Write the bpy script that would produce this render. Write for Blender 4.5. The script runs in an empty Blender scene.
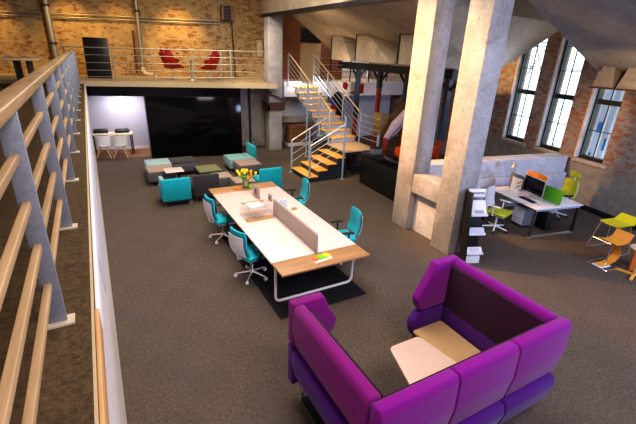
import bpy, bmesh, math, random
from math import sin, cos, pi, radians as R
from mathutils import Vector as V, Matrix
random.seed(7)
C = bpy.context.scene.collection

# ------------------------------------------------------------------ materials
def nt(name):
    m = bpy.data.materials.new(name); m.use_nodes = True
    t = m.node_tree; b = t.nodes['Principled BSDF']
    return m, t, b
def mix(t, fac, a, b, typ='MIX'):
    n = t.nodes.new('ShaderNodeMix'); n.data_type = 'RGBA'; n.blend_type = typ
    for k, v in ((0, fac), (6, a), (7, b)):
        if hasattr(v, 'is_linked'): t.links.new(v, n.inputs[k])
        else: n.inputs[k].default_value = v if k == 0 else (*v[:3], 1)
    return n.outputs[2]
def noise(t, scale, detail=4, rough=.6, vec=None, dist=0):
    n = t.nodes.new('ShaderNodeTexNoise'); n.inputs['Scale'].default_value = scale
    n.inputs['Detail'].default_value = detail; n.inputs['Roughness'].default_value = rough
    n.inputs['Distortion'].default_value = dist
    if vec is None:
        g = t.nodes.new('ShaderNodeNewGeometry'); vec = g.outputs['Position']
    t.links.new(vec, n.inputs['Vector'])
    return n.outputs['Fac']
def ramp(t, fac, p0, p1):
    r = t.nodes.new('ShaderNodeMapRange'); r.inputs[1].default_value = p0; r.inputs[2].default_value = p1
    t.links.new(fac, r.inputs[0]); return r.outputs[0]
def bump(t, b, h, s=.2, d=.02):
    n = t.nodes.new('ShaderNodeBump'); n.inputs['Strength'].default_value = s; n.inputs['Distance'].default_value = d
    t.links.new(h, n.inputs['Height']); t.links.new(n.outputs[0], b.inputs['Normal'])
def plain(name, col, rough=.5, metal=0, var=.12, scale=30, spec=.5):
    m, t, b = nt(name)
    n = noise(t, scale)
    c = mix(t, n, [x*(1-var) for x in col], [min(1, x*(1+var)) for x in col])
    t.links.new(c, b.inputs['Base Color'])
    b.inputs['Roughness'].default_value = rough; b.inputs['Metallic'].default_value = metal
    b.inputs['Specular IOR Level'].default_value = spec
    return m
def fabric(name, col, scale=350, var=.18):
    m, t, b = nt(name)
    n = noise(t, scale, 2)
    c = mix(t, n, [x*(1-var) for x in col], [min(1, x*(1+var)) for x in col])
    t.links.new(c, b.inputs['Base Color']); b.inputs['Roughness'].default_value = .85
    b.inputs['Specular IOR Level'].default_value = .2
    b.inputs['Sheen Weight'].default_value = .15
    bump(t, b, n, .25, .004)
    return m
def concrete(name, c0, c1, stain=(.12, .09, .06), boards=False):
    m, t, b = nt(name)
    a = ramp(t, noise(t, 1.1, 8, .65), .35, .68)
    c = mix(t, a, c0, c1)
    s = ramp(t, noise(t, .7, 6, .7, dist=1.0), .55, .75)
    c = mix(t, s, c, stain)
    f = noise(t, 14, 6, .7)
    c = mix(t, .35, c, mix(t, ramp(t, f, .3, .7), (.25,)*3, (1, 1, 1)), 'MULTIPLY')
    t.links.new(c, b.inputs['Base Color']); b.inputs['Roughness'].default_value = .85
    bump(t, b, f, .5, .03)
    return m
def brick(name, ca, cb, mortar, plaster, pl0=.5, pl1=.62, stain=(.1, .06, .03), lower=None):
    m, t, b = nt(name)
    uv = t.nodes.new('ShaderNodeUVMap')
    n = t.nodes.new('ShaderNodeTexBrick')
    t.links.new(uv.outputs[0], n.inputs['Vector'])
    n.inputs['Color1'].default_value = (*ca, 1); n.inputs['Color2'].default_value = (*cb, 1)
    n.inputs['Mortar'].default_value = (*mortar, 1)
    n.inputs['Scale'].default_value = 1; n.inputs['Mortar Size'].default_value = .012
    n.inputs['Brick Width'].default_value = .24; n.inputs['Row Height'].default_value = .08
    n.inputs['Bias'].default_value = 0
    f = noise(t, 2.6, 8, .75)
    c = mix(t, ramp(t, noise(t, 9, 3, .7), .25, .75), n.outputs['Color'], mix(t, .5, n.outputs['Color'], cb))
    c = mix(t, ramp(t, f, pl0, pl1), c, plaster)
    s = ramp(t, noise(t, .8, 5, .7), .52, .75)
    c = mix(t, s, c, stain)
    if lower:
        z0, z1, col = lower
        g = t.nodes.new('ShaderNodeNewGeometry'); sx = t.nodes.new('ShaderNodeSeparateXYZ')
        t.links.new(g.outputs['Position'], sx.inputs[0])
        ad = t.nodes.new('ShaderNodeMath'); ad.operation = 'MULTIPLY_ADD'
        t.links.new(noise(t, 1.6, 6, .7), ad.inputs[0]); ad.inputs[1].default_value = 1.0
        t.links.new(sx.outputs[2], ad.inputs[2])
        q = ramp(t, ad.outputs[0], z1+.5, z0+.5)
        c = mix(t, q, c, mix(t, ramp(t, noise(t, 5, 6, .7), .3, .7), [x*.6 for x in col], col))
    t.links.new(c, b.inputs['Base Color']); b.inputs['Roughness'].default_value = .9
    bump(t, b, n.outputs['Fac'], -.6 if False else .4, .015)
    return m
def brick_patchy(name, plaster, plaster2, pit, stain, lower=None, thr=.53):
    """old limewashed brickwork: pale skin with bare bricks showing in patches"""
    m, t, b = nt(name)
    uv = t.nodes.new('ShaderNodeUVMap')
    n = t.nodes.new('ShaderNodeTexBrick'); t.links.new(uv.outputs[0], n.inputs['Vector'])
    n.inputs['Color1'].default_value = (0, 0, 0, 1); n.inputs['Color2'].default_value = (1, 1, 1, 1); n.inputs['Mortar'].default_value = (.35, .35, .35, 1)
    n.inputs['Scale'].default_value = 1; n.inputs['Mortar Size'].default_value = .010
    n.inputs['Brick Width'].default_value = .25; n.inputs['Row Height'].default_value = .085
    mp = t.nodes.new('ShaderNodeMapping'); t.links.new(uv.outputs[0], mp.inputs[0]); mp.inputs['Scale'].default_value = (4.2, 9.0, 1)
    pa = noise(t, 1.0, 4, .7, mp.outputs[0]); big = noise(t, .9, 4, .6, uv.outputs[0])
    ad = t.nodes.new('ShaderNodeMath'); ad.operation = 'MULTIPLY_ADD'; ad.inputs[1].default_value = .16
    t.links.new(n.outputs['Color'], ad.inputs[0]); t.links.new(pa, ad.inputs[2])
    a2 = t.nodes.new('ShaderNodeMath'); a2.operation = 'MULTIPLY_ADD'; a2.inputs[1].default_value = .35
    t.links.new(big, a2.inputs[0]); t.links.new(ad.outputs[0], a2.inputs[2])
    c = mix(t, ramp(t, noise(t, 3, 5, .7, uv.outputs[0]), .35, .65), plaster, plaster2)
    c = mix(t, ramp(t, a2.outputs[0], thr+.235, thr+.30), c, mix(t, n.outputs['Color'], pit, [min(1, x*1.6) for x in pit]))
    c = mix(t, ramp(t, noise(t, 2.2, 5, .75, uv.outputs[0]), .60, .72), c, stain)
    mo = t.nodes.new('ShaderNodeMath'); mo.operation = 'MULTIPLY'; mo.inputs[1].default_value = .35; t.links.new(n.outputs['Fac'], mo.inputs[0])
    c = mix(t, mo.outputs[0], c, [x*.45 for x in plaster])
    if lower:
        z0, z1, col = lower
        g = t.nodes.new('ShaderNodeNewGeometry'); sx = t.nodes.new('ShaderNodeSeparateXYZ'); t.links.new(g.outputs['Position'], sx.inputs[0])
        q0 = t.nodes.new('ShaderNodeMath'); q0.operation = 'ADD'
        t.links.new(noise(t, 1.6, 6, .7), q0.inputs[0]); t.links.new(sx.outputs[2], q0.inputs[1])
        c = mix(t, ramp(t, q0.outputs[0], z1+.5, z0+.5), c, mix(t, ramp(t, noise(t, 5, 6, .7), .3, .7), [x*.6 for x in col], col))
    t.links.new(c, b.inputs['Base Color']); b.inputs['Roughness'].default_value = .9
    bump(t, b, a2.outputs[0], .5, .03)
    return m
def wood(name, c0, c1, axis=0, scale=6, rough=.45):
    m, t, b = nt(name)
    g = t.nodes.new('ShaderNodeTexCoord'); mp = t.nodes.new('ShaderNodeMapping')
    t.links.new(g.outputs['Object'], mp.inputs[0])
    s = [scale*3]*3; s[axis] = scale*.25; mp.inputs['Scale'].default_value = s
    n = noise(t, 1, 6, .65, mp.outputs[0], .6)
    c = mix(t, ramp(t, n, .3, .7), c0, c1)
    t.links.new(c, b.inputs['Base Color']); b.inputs['Roughness'].default_value = rough
    return m
def carpet(name, c0, c1, c2):
    m, t, b = nt(name)
    f = noise(t, 26, 6, .95)
    c = mix(t, ramp(t, f, .36, .64), c0, c1)
    c = mix(t, ramp(t, noise(t, .35, 3), .3, 1.1), c, c2, 'MIX')
    # quarter-turned carpet tiles
    ck = t.nodes.new('ShaderNodeTexChecker'); ck.inputs['Scale'].default_value = 2.0
    g = t.nodes.new('ShaderNodeNewGeometry'); t.links.new(g.outputs['Position'], ck.inputs['Vector'])
    c = mix(t, .04, c, ck.outputs['Color'], 'OVERLAY')
    t.links.new(c, b.inputs['Base Color']); b.inputs['Roughness'].default_value = .95
    b.inputs['Specular IOR Level'].default_value = .15
    bump(t, b, f, .5, .01)
    return m
def emis(name, col, s):
    m, t, b = nt(name); b.inputs['Base Color'].default_value = (*col, 1)
    b.inputs['Emission Color'].default_value = (*col, 1); b.inputs['Emission Strength'].default_value = s
    return m
def glass(name, tint=(1, 1, 1), a=.12):
    m, t, b = nt(name)
    tr = t.nodes.new('ShaderNodeBsdfTransparent'); gl = t.nodes.new('ShaderNodeBsdfGlossy')
    tr.inputs[0].default_value = (*tint, 1); gl.inputs['Roughness'].default_value = .05
    n = noise(t, 3); mm = t.nodes.new('ShaderNodeMath'); mm.operation = 'MULTIPLY'; mm.inputs[1].default_value = a
    t.links.new(n, mm.inputs[0])
    mx = t.nodes.new('ShaderNodeMixShader'); t.links.new(mm.outputs[0], mx.inputs[0])
    t.links.new(tr.outputs[0], mx.inputs[1]); t.links.new(gl.outputs[0], mx.inputs[2])
    t.links.new(mx.outputs[0], t.nodes['Material Output'].inputs[0])
    return m

M = dict(
 carpet=carpet('carpet', (.035, .026, .020), (.20, .155, .12), (.10, .092, .09)),
 mezz_carpet=carpet('mezzanine carpet', (.03, .02, .012), (.17, .115, .06), (.07, .05, .03)),
 brick_warm=brick_patchy('lit brick', (.52, .38, .19), (.36, .24, .11), (.17, .075, .03), (.10, .06, .03), None, .555),
 brick_win=brick_patchy('window wall brick', (.40, .35, .31), (.28, .24, .215), (.24, .10, .06), (.07, .055, .05), (1.0, 1.55, (.30, .30, .29)), .515),
 brick_red=brick('red brick', (.30, .09, .03), (.22, .08, .03), (.2, .12, .07), (.34, .24, .13), .6, .8),
 conc=concrete('concrete', (.42, .37, .32), (.56, .51, .46)),
 conc_col=concrete('column concrete', (.34, .33, .33), (.56, .55, .55), (.24, .19, .16)),
 conc_hop=concrete('hopper concrete', (.36, .30, .23), (.52, .44, .34), (.20, .15, .10)),
 conc_hop2=concrete('grey hopper concrete', (.26, .25, .25), (.38, .37, .36), (.14, .12, .11)),
 whitewash=concrete('whitewashed concrete', (.55, .56, .62), (.80, .80, .86), (.36, .34, .38)),
 slab=plain('slab edge', (.52, .42, .26), .8),
 white=plain('white paint', (.80, .80, .82), .5, 0, .04, 5),
 offwhite=plain('off white plaster', (.74, .68, .66), .7, 0, .06, 3),
 lilac=plain('pale lilac wall', (.58, .58, .68), .7, 0, .08, 3),
 black=plain('black', (.012, .012, .014), .35, 0, .2),
 gloss=plain('glossy black glass', (.004, .004, .006), .10, 0, .2, 10, .22),
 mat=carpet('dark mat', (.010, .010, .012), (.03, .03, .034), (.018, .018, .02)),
 teal=fabric('teal fabric', (.008, .40, .50)),
 teal_lt=fabric('light teal fabric', (.26, .50, .50)),
 bluegrey=fabric('pale blue fabric', (.36, .52, .55)),
 tan=fabric('tan fabric', (.40, .30, .25)),
 grey_f=fabric('grey fabric', (.13, .13, .14)),
 char_f=fabric('charcoal fabric', (.055, .05, .052)),
 moss=fabric('moss fabric', (.19, .21, .10)),
 screen=fabric('pinkish grey fabric', (.46, .37, .34)),
 purple=fabric('bright purple fabric', (.21, .003, .25), 260, .12),
 purple_d=fabric('deep purple fabric', (.075, .006, .19), 260, .12),
 purple_m=fabric('magenta purple fabric', (.20, .004, .17), 260, .12), purple_shade=fabric('shaded plum fabric', (.035, .003, .03), 260, .12),  # plum is the booth fabric darkened to paint its inside shade
 seatpad=fabric('ochre beige fabric', (.44, .29, .14)), table_b=plain('blush beige laminate', (.64, .47, .40), .4, 0, .03, 3),
 lime=plain('lime mesh', (.42, .50, .02), .6),
 lime2=plain('lime shell', (.50, .55, .02), .4),
 orange=fabric('orange felt', (.85, .24, .015)),
 green=fabric('green felt', (.09, .36, .03)),
 orange_p=plain('orange plastic', (.85, .38, .05), .35),
 orange_w=wood('orange stained wood', (.50, .12, .02), (.75, .25, .05), 2),
 greyfelt=fabric('grey felt', (.16, .17, .18)),
 table=plain('blush white laminate', (.84, .66, .62), .35, 0, .03, 3),
 table_w=plain('white laminate', (.76, .74, .78), .3, 0, .03, 3),
 oak=wood('oak veneer', (.34, .17, .07), (.52, .30, .14), 0, 5),
 oak_y=wood('oak veneer lengthwise', (.48, .27, .10), (.72, .45, .20), 1, 5),
 tread=wood('golden tread wood', (.72, .36, .06), (.92, .52, .12), 1, 4),
 tread2=wood('pale tread wood', (.48, .33, .20), (.66, .46, .28), 0, 4),
 plank=wood('brown planks', (.16, .07, .03), (.34, .16, .06), 0, 5, .6),
 handrail=wood('handrail wood', (.17, .11, .05), (.42, .28, .14), 1, 5, .5),
 railwood=wood('railing bar wood', (.30, .20, .10), (.50, .34, .18), 1, 5, .5),
 ply=wood('birch ply', (.62, .44, .28), (.78, .60, .42), 0, 5, .5),
 steelblue=plain('blue grey steel', (.34, .42, .52), .5, .1, .15, 20),
 postgrey=plain('brushed grey post', (.26, .29, .34), .5, .3, .35, 60),
 risercol=plain('pale blue riser', (.36, .42, .54), .5, 0, .1), navy=plain('navy painted steel', (.02, .035, .06), .5),
 steel=plain('stainless steel', (.55, .57, .60), .3, .7, .1),
 chrome=plain('chrome', (.75, .75, .77), .15, .9, .05),
 rust=plain('rusty steel', (.10, .05, .035), .8, .1, .4, 12),
 dark_steel=plain('dark steel', (.03, .03, .035), .6, .2, .3),
 red=plain('red plastic', (.34, .010, .008), .4),
 redsteel=plain('red oxide steel', (.30, .035, .02), .6, 0, .3, 10),
 pinkwrap=plain('pinkish wrap', (.52, .38, .42), .6, 0, .35, 9),
 chute=plain('ochre chute', (.24, .15, .05), .7, 0, .35, 8),
 orange_s=plain('orange lacquer', (.85, .10, .008), .4),
 conduit=plain('galvanised pipe', (.36, .34, .28), .4, .5, .2, 20),
 copper=plain('pale pipe elbow', (.62, .52, .40), .5),
 window=plain('window steel', (.010, .018, .022), .5),
 winedge=plain('teal window edge', (.05, .22, .24), .5),
 paintstrip=concrete('flaking white paint', (.70, .68, .70), (.85, .84, .86), (.45, .38, .34)),
 glass=glass('window glass', (.98, 1, 1), .1), acrylic=glass('clear acrylic', (.97, .97, .97), .18),
 vase=glass('green vase glass', (.45, .85, .35), .5),
 leaf=plain('leaf green', (.10, .38, .03), .5), tulip=plain('yellow tulip', (.95, .75, .02), .5),
 tulip_o=plain('orange tulip', (.90, .25, .02), .5),
 note_o=plain('orange notes', (.95, .22, .02), .6), note_g=plain('green notes', (.22, .75, .03), .6), note_y=plain('yellow notes', (.95, .80, .03), .6),
 paper=plain('paper', (.82, .80, .80), .7, 0, .05), bluepaper=plain('pale blue paper', (.55, .63, .80), .6, 0, .05),
 plastic_w=plain('white plastic', (.78, .78, .80), .35, 0, .04), shell=plain('light grey shell', (.74, .74, .80), .4, 0, .05),
 rubber=plain('black rubber', (.015, .015, .017), .6),
 magenta=plain('printed magenta', (.6, .03, .12), .6), cream=plain('cream door', (.50, .36, .18), .6, 0, .06, 3),
 facade=plain('outside pale facade', (.40, .46, .58), .7, 0, .06, 1), facade_b=plain('outside blue panel', (.004, .10, .30), .6),
 out_steel=plain('outside grey steel', (.55, .56, .60), .6),
 lamp=emis('lamp diffuser', (1, .93, .82), 3.0), warmlamp=emis('warm bulb', (1, .6, .25), 8.0),
)

# ------------------------------------------------------------------ mesh builder
class MB:
    def __init__(s): s.v = []; s.f = []; s.uv = {}; s.smooth = set()
    def add_bm(s, bm, mat=None, smooth=False):
        o = len(s.v); bm.verts.index_update()
        for v in bm.verts:
            p = v.co if mat is None else mat @ v.co
            s.v.append(tuple(p))
        for f in bm.faces:
            if smooth: s.smooth.add(len(s.f))
            s.f.append([o+v.index for v in f.verts])
        bm.free(); return s
    def box(s, a, b, bev=0, mat=None, seg=2):
        a = V(a); b = V(b); bm = bmesh.new(); bmesh.ops.create_cube(bm, size=1)
        for v in bm.verts:
            v.co = V([(a[i]+b[i])/2 + v.co[i]*abs(b[i]-a[i]) for i in range(3)])
        if bev: bmesh.ops.bevel(bm, geom=bm.edges[:], offset=bev, segments=seg, profile=.5, affect='EDGES')
        return s.add_bm(bm, mat, bev > 0)
    def prism(s, pts, ax, lo, hi, bev=0, mat=None, seg=2):
        """polygon pts (2D) extruded along axis ax from lo to hi; other axes in order"""
        bm = bmesh.new()
        def mk(p, h):
            q = list(p); q.insert(ax, h); return bm.verts.new(q)
        A = [mk(p, lo) for p in pts]; B = [mk(p, hi) for p in pts]; n = len(pts)
        bm.faces.new(A[::-1]); bm.faces.new(B)
        for i in range(n): bm.faces.new([A[i], A[(i+1) % n], B[(i+1) % n], B[i]])
        bmesh.ops.recalc_face_normals(bm, faces=bm.faces[:])
        if bev: bmesh.ops.bevel(bm, geom=bm.edges[:], offset=bev, segments=seg, profile=.5, affect='EDGES')
        return s.add_bm(bm, mat, bev > 0)
    def tube(s, pts, r, n=8, closed=False, mat=None):
        pts = [V(p) for p in pts]; rings = []; N = len(pts); o = len(s.v)
        up = None
        for i, p in enumerate(pts):
            if closed: d = (pts[(i+1) % N]-pts[i-1])
            else: d = pts[min(i+1, N-1)]-pts[max(i-1, 0)]
            d.normalize()
            if up is None:
                up = V((0, 0, 1)) if abs(d.z) < .9 else V((1, 0, 0))
            sd = d.cross(up)
            if sd.length < 1e-4: sd = d.orthogonal()
            sd.normalize(); up = sd.cross(d).normalized()
            rr = r[i] if isinstance(r, (list, tuple)) else r
            for k in range(n):
                a = 2*pi*k/n; q = p+(sd*cos(a)+up*sin(a))*rr
                if mat is not None: q = mat @ q
                s.v.append(tuple(q))
        m = N if closed else N-1
        for i in range(m):
            for k in range(n):
                s.smooth.add(len(s.f)); j = (i+1) % N
                s.f.append([o+i*n+k, o+i*n+(k+1) % n, o+j*n+(k+1) % n, o+j*n+k])
        if not closed:
            s.f.append([o+k for k in range(n)][::-1]); s.f.append([o+(N-1)*n+k for k in range(n)])
        return s
    def lathe(s, prof, c=(0, 0, 0), n=16, mat=None):
        o = len(s.v); L = len(prof)
        for r, z in prof:
            for k in range(n):
                q = V((c[0]+r*cos(2*pi*k/n), c[1]+r*sin(2*pi*k/n), c[2]+z))
                if mat is not None: q = mat @ q
                s.v.append(tuple(q))
        for i in range(L-1):
            for k in range(n):
                s.smooth.add(len(s.f))
                s.f.append([o+i*n+k, o+i*n+(k+1) % n, o+(i+1)*n+(k+1) % n, o+(i+1)*n+k])
        s.f.append([o+k for k in range(n)][::-1]); s.f.append([o+(L-1)*n+k for k in range(n)])
        return s
    def poly(s, pts, uvs=None):
        o = len(s.v); s.v += [tuple(p) for p in pts]
        if uvs: s.uv[len(s.f)] = uvs
        s.f.append(list(range(o, o+len(pts)))); return s
    def grid(s, fn, nu, nv, th=0):
        """surface fn(u,v)->Vector, thickened along normals by th"""
        bm = bmesh.new(); G = [[bm.verts.new(fn(i/nu, j/nv)) for j in range(nv+1)] for i in range(nu+1)]
        for i in range(nu):
            for j in range(nv): bm.faces.new([G[i][j], G[i+1][j], G[i+1][j+1], G[i][j+1]])
        bm.normal_update()
        if th: bmesh.ops.solidify(bm, geom=bm.faces[:], thickness=th)
        return s.add_bm(bm, None, True)
    def build(s, name, mat, parent=None, kind=None, label=None, world=False, xf=None):
        me = bpy.data.meshes.new(name)
        vs = s.v
        if xf is not None: vs = [tuple(xf @ V(v)) for v in vs]
        if world and parent is not None:
            p = parent; mt = Matrix.Identity(4)
            while p is not None: mt = p.matrix_basis @ mt; p = p.parent
            inv = mt.inverted(); vs = [tuple(inv @ V(v)) for v in vs]
        off = V((0, 0, 0))
        if parent is None:
            xs = [min(v[i] for v in vs) for i in range(3)]; xe = [max(v[i] for v in vs) for i in range(3)]
            off = V(((xs[0]+xe[0])/2, (xs[1]+xe[1])/2, xs[2])); vs = [(v[0]-off.x, v[1]-off.y, v[2]-off.z) for v in vs]
        me.from_pydata(vs, [], s.f)
        if s.uv:
            l = me.uv_layers.new(name='UVMap')
            for fi, p in enumerate(me.polygons):
                if fi in s.uv:
                    for k, li in enumerate(p.loop_indices): l.data[li].uv = s.uv[fi][k]
        for fi in s.smooth: me.polygons[fi].use_smooth = True
        bm = bmesh.new(); bm.from_mesh(me)
        if not s.uv: bmesh.ops.recalc_face_normals(bm, faces=bm.faces[:])
        bm.to_mesh(me); bm.free()
        if s.smooth: me.set_sharp_from_angle(angle=R(50))
        me.materials.append(M[mat] if isinstance(mat, str) else mat)
        o = bpy.data.objects.new(name, me); C.objects.link(o)
        o.location = off
        if parent is not None: o.parent = parent
        if kind: o['kind'] = kind
        if label: o['label'] = label
        return o
def tag(o, label, cat, group=None, kind=None):
    o['label'] = label; o['category'] = cat
    if group: o['group'] = group
    if kind: o['kind'] = kind
    return o
def thing(name, label, cat, loc=(0, 0, 0), rz=0, group=None):
    o = bpy.data.objects.new(name, None); C.objects.link(o); o.empty_display_size = .1
    o.location = loc; o.rotation_euler = (0, 0, rz)
    return tag(o, label, cat, group)
def structure(name, mb, mat, parent=None):
    return mb.build(name, mat, parent, 'structure' if parent is None else None)
def dup(root, loc, rz, label, group=None):
    r = root.copy(); C.objects.link(r); r.location = loc; r.rotation_euler = (0, 0, rz); r['label'] = label
    if group: r['group'] = group
    for ch in list(root.children):
        c = ch.copy(); C.objects.link(c); c.parent = r
        for g in list(ch.children):
            d = g.copy(); C.objects.link(d); d.parent = c
    return r
def bez(a, b, c, n=5): a, b, c = V(a), V(b), V(c); return [a.lerp(b, t/n).lerp(b.lerp(c, t/n), t/n) for t in range(n+1)]
def fillet(pts, r, n=4, closed=False):
    pts = [V(p) for p in pts]; out = []; N = len(pts)
    for i, p in enumerate(pts):
        if not closed and i in (0, N-1): out.append(p); continue
        a = (pts[i-1]-p); b = (pts[(i+1) % N]-p); ra = min(r, a.length*.49); rb = min(r, b.length*.49)
        out += bez(p+a.normalized()*ra, p, p+b.normalized()*rb, n)
    return out

# frames of reference: back of the hall (u along the wall, v deeper) and window wall (s along, o outward)
A0 = V((-.192, 15.235)); U = V((.98036, -.19722)); N_ = V((.19722, .98036))
def BW(u, v, z): p = A0+U*u+N_*v; return V((p.x, p.y, z))
BWm = Matrix(((U.x, N_.x, 0, A0.x), (U.y, N_.y, 0, A0.y), (0, 0, 1, 0), (0, 0, 0, 1)))
W0 = V((11.57, 5.32)); D = V((.15773, .98748)); O_ = V((.98748, -.15773))
WWm = Matrix(((D.x, O_.x, 0, W0.x), (D.y, O_.y, 0, W0.y), (0, 0, 1, 0), (0, 0, 0, 1)))   # local x = s, y = o
def WW(s, o, z): return WWm @ V((s, o, z))
def tr(x, y, z=0, rz=0): return Matrix.Translation((x, y, z)) @ Matrix.Rotation(rz, 4, 'Z')

# ------------------------------------------------------------------ shell
structure('floor', MB().box((-5, -4, -.2), (13.5, 23, 0)), 'carpet')
MZ = 2.55            # upper level floor
BZ = 2.62            # back upper level floor
# left upper level: slab, carpet on it, side wall below it
structure('trim_1', MB().box((-4.9, -3.8, 2.2), (-.155, 15.1, MZ-.012)), 'slab')
structure('trim_2', MB().box((-4.85, -3.8, MZ-.012), (-.168, 15.1, MZ)), 'mezz_carpet')
structure('wall_left', MB().box((-.6, -3.8, 0), (-.2, 15.0, 2.2)), 'offwhite')
structure('wall_far_left', MB().box((-5, -4, 0), (-4.8, 23, 6.6)), 'brick_warm')
structure('wall_near', MB().box((-5, -4.2, 0), (13.5, -4, 6.6)), 'offwhite')
structure('ceiling', MB().box((-5, -4.2, 6.6), (16, 24, 6.8)), 'conc_hop2')
# back upper level slab, and the room below
structure('trim_3', MB().prism([(-6, 0), (6.35, 0), (6.35, 5), (-6, 5)], 2, 2.46, BZ, 0, BWm), 'slab')
def uvwall(m, quad, w, h, u0=0): m.poly(quad, [(u0, 0), (u0+w, 0), (u0+w, h), (u0, h)]); return m
mb = MB()
uvwall(mb, [BW(-6, 2.62, 0), BW(6.7, 2.62, 0), BW(6.7, 2.62, 6.6), BW(-6, 2.62, 6.6)], 13.25, 6.6)
structure('wall_back', mb, 'brick_warm')

# window wall with three tall openings
ops = [(-.15, .64), (1.17, 1.97), (2.50, 3.38)]
zb, zt = 1.40, 5.3
mb = MB()
def wq(s0, s1, z0, z1, o=0): mb.poly([WW(s1, o, z0), WW(s0, o, z0), WW(s0, o, z1), WW(s1, o, z1)], [(s1, z0), (s0, z0), (s0, z1), (s1, z1)])
for a, b in ((-9.5, -.15), (.64, 1.17), (1.97, 2.50), (3.38, 14)): wq(a, b, 0, 6.6)
for a, b in ops: wq(a, b, 0, zb-.08); wq(a, b, zt, 6.6)
for a, b in ops:      # reveals
    for sx in (a, b):
        mb.poly([WW(sx, 0, zb-.08), WW(sx, .42, zb-.08), WW(sx, .42, zt), WW(sx, 0, zt)], [(0, 0), (.4, 0), (.4, 4), (0, 4)])
    mb.poly([WW(a, 0, zt), WW(b, 0, zt), WW(b, .42, zt), WW(a, .42, zt)], [(0, 0), (.8, 0), (.8, .4), (0, .4)])
structure('wall_right', mb, 'brick_win')
for i, (a, b) in enumerate(ops):
    # flaking white painted strip on the far reveal
    structure('trim_%d' % (4+i), MB().box((b-.012, -.012, zb-.05), (b+.05, .0, zt), 0, WWm).box((b-.012, 0, zb-.05), (b-.001, .12, zt), 0, WWm), 'paintstrip')
    structure('trim_%d' % (8+i), MB().box((a-.12, -.05, zb-.17), (b+.05, .42, zb-.08), .01, WWm), 'conc')
    w = bpy.data.objects.new('window_%d' % (i+1), None); C.objects.link(w); w['kind'] = 'structure'; w.location = WW((a+b)/2, .15, zb)
    fr = MB(); t = .07
    for s0, s1, z0, z1 in ((a, a+t, zb-.08, zt), (b-t, b, zb-.08, zt), (a, b, zb-.08, zb+.02), (a, b, zt-t, zt), (a, b, 2.80, 2.93)):
        fr.box((s0, .12, z0), (s1, .26, z1), 0, WWm)
    fr.build('window_frame', 'window', w, world=True)
    mu = MB(); c = (a+b)/2
    mu.box((c-.010, .14, zb), (c+.010, .17, 2.8), 0, WWm).box((a, .14, 2.10), (b, .17, 2.12), 0, WWm)
    mu.box((c-.010, .14, 2.9), (c+.010, .17, zt), 0, WWm)
    for zz in (3.55, 4.2): mu.box((a, .14, zz), (b, .17, zz+.02), 0, WWm)
    mu.build('glazing_bar', 'window', w, world=True)
    MB().box((b-t-.014, .11, zb), (b-t, .12, zt), 0, WWm).build('window_edge', 'winedge', w, world=True)
    MB().box((a+t, .153, zb), (b-t, .157, zt-t), 0, WWm).build('window_pane', 'glass', w, world=True)
structure('baseboard_right', MB().box((-6, -.04, 0), (.6, -.003, .14), 0, WWm), 'black')
# far end of the hall behind the stair
structure('wall_far', MB().box((6, 19.6, 0), (15, 19.8, 6.6)), 'offwhite')
mb = MB(); uvwall(mb, [V((6.6, 17.3, MZ)), V((8.6, 17.3, MZ)), V((8.6, 17.3, 6.6)), V((6.6, 17.3, 6.6))], 2, 4)
uvwall(mb, [V((9.65, 17.3, MZ)), V((10.9, 17.3, MZ)), V((10.9, 17.3, 5)), V((9.65, 17.3, 5))], 1.25, 2.5)
uvwall(mb, [V((8.6, 17.3, 4.75)), V((9.65, 17.3, 4.75)), V((9.65, 17.3, 6.6)), V((8.6, 17.3, 6.6))], 1, 2)
structure('wall_stair', mb, 'brick_red')
d = MB().box((8.6, 17.32, MZ), (9.65, 17.4, 4.15)).build('door_1', 'cream', None, 'structure')
MB().box((8.6, 17.3, 4.15), (9.65, 17.42, 4.75)).build('door_header', 'black', d, world=True)
MB().tube([(9.5, 17.27, 3.5), (9.5, 17.27, 3.65)], .015).build('door_handle', 'steel', d, world=True)
# upper level on the stair side: floor, white fascia, wall below
structure('trim_11', MB().box((6.75, 15.12, 2.30), (13.2, 19.6, MZ)), 'slab')
structure('trim_12', MB().box((6.75, 14.95, 2.05), (7.55, 15.11, 2.64)).box((8.15, 14.98, 2.05), (13.0, 15.11, 2.64)), 'white')
structure('wall_under_stair', MB().box((6.9, 15.95, 0), (13.0, 16.1, 2.3)), 'lilac')
structure('trim_13', MB().box((6.95, 15.45, .93), (8.3, 15.95, 1.12)), 'conc')

# ------------------------------------------------------------------ below the back slab
structure('trim_14', MB().box((-.1, .05, 2.15), (5.0, .5, 2.46), 0, BWm), 'gloss')
g = tag(MB().box((1.78, .02, 0), (5.0, .5, 2.15), .01, BWm).build('glass_partition', 'gloss'), 'large glossy black partition wall under the back upper level', 'partition')
structure('wall_white_room', MB().box((-.9, 1.62, 0), (1.75, 1.72, 2.15), 0, BWm).box((1.70, .5, 0), (1.78, 1.62, 2.15), 0, BWm), 'lilac')
structure('baseboard_white_room', MB().box((-.9, 1.60, .0), (1.70, 1.619, .10), 0, BWm), 'white')
structure('ceiling_white_room', MB().box((-.9, .5, 2.15), (1.78, 1.7, 2.2), 0, BWm), 'white')
structure('trim_15', MB().box((-.9, .3, 0.001), (1.77, 1.6, .008), 0, BWm), 'plank')
structure('wall_back_lower', MB().box((5.0, 1.6, 0), (6.5, 1.75, 2.4), 0, BWm), 'conc')
structure('trim_16', MB().box((5.5, 1.5, 0), (5.58, 1.6, 2.4), 0, BWm), 'dark_steel')

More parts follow.
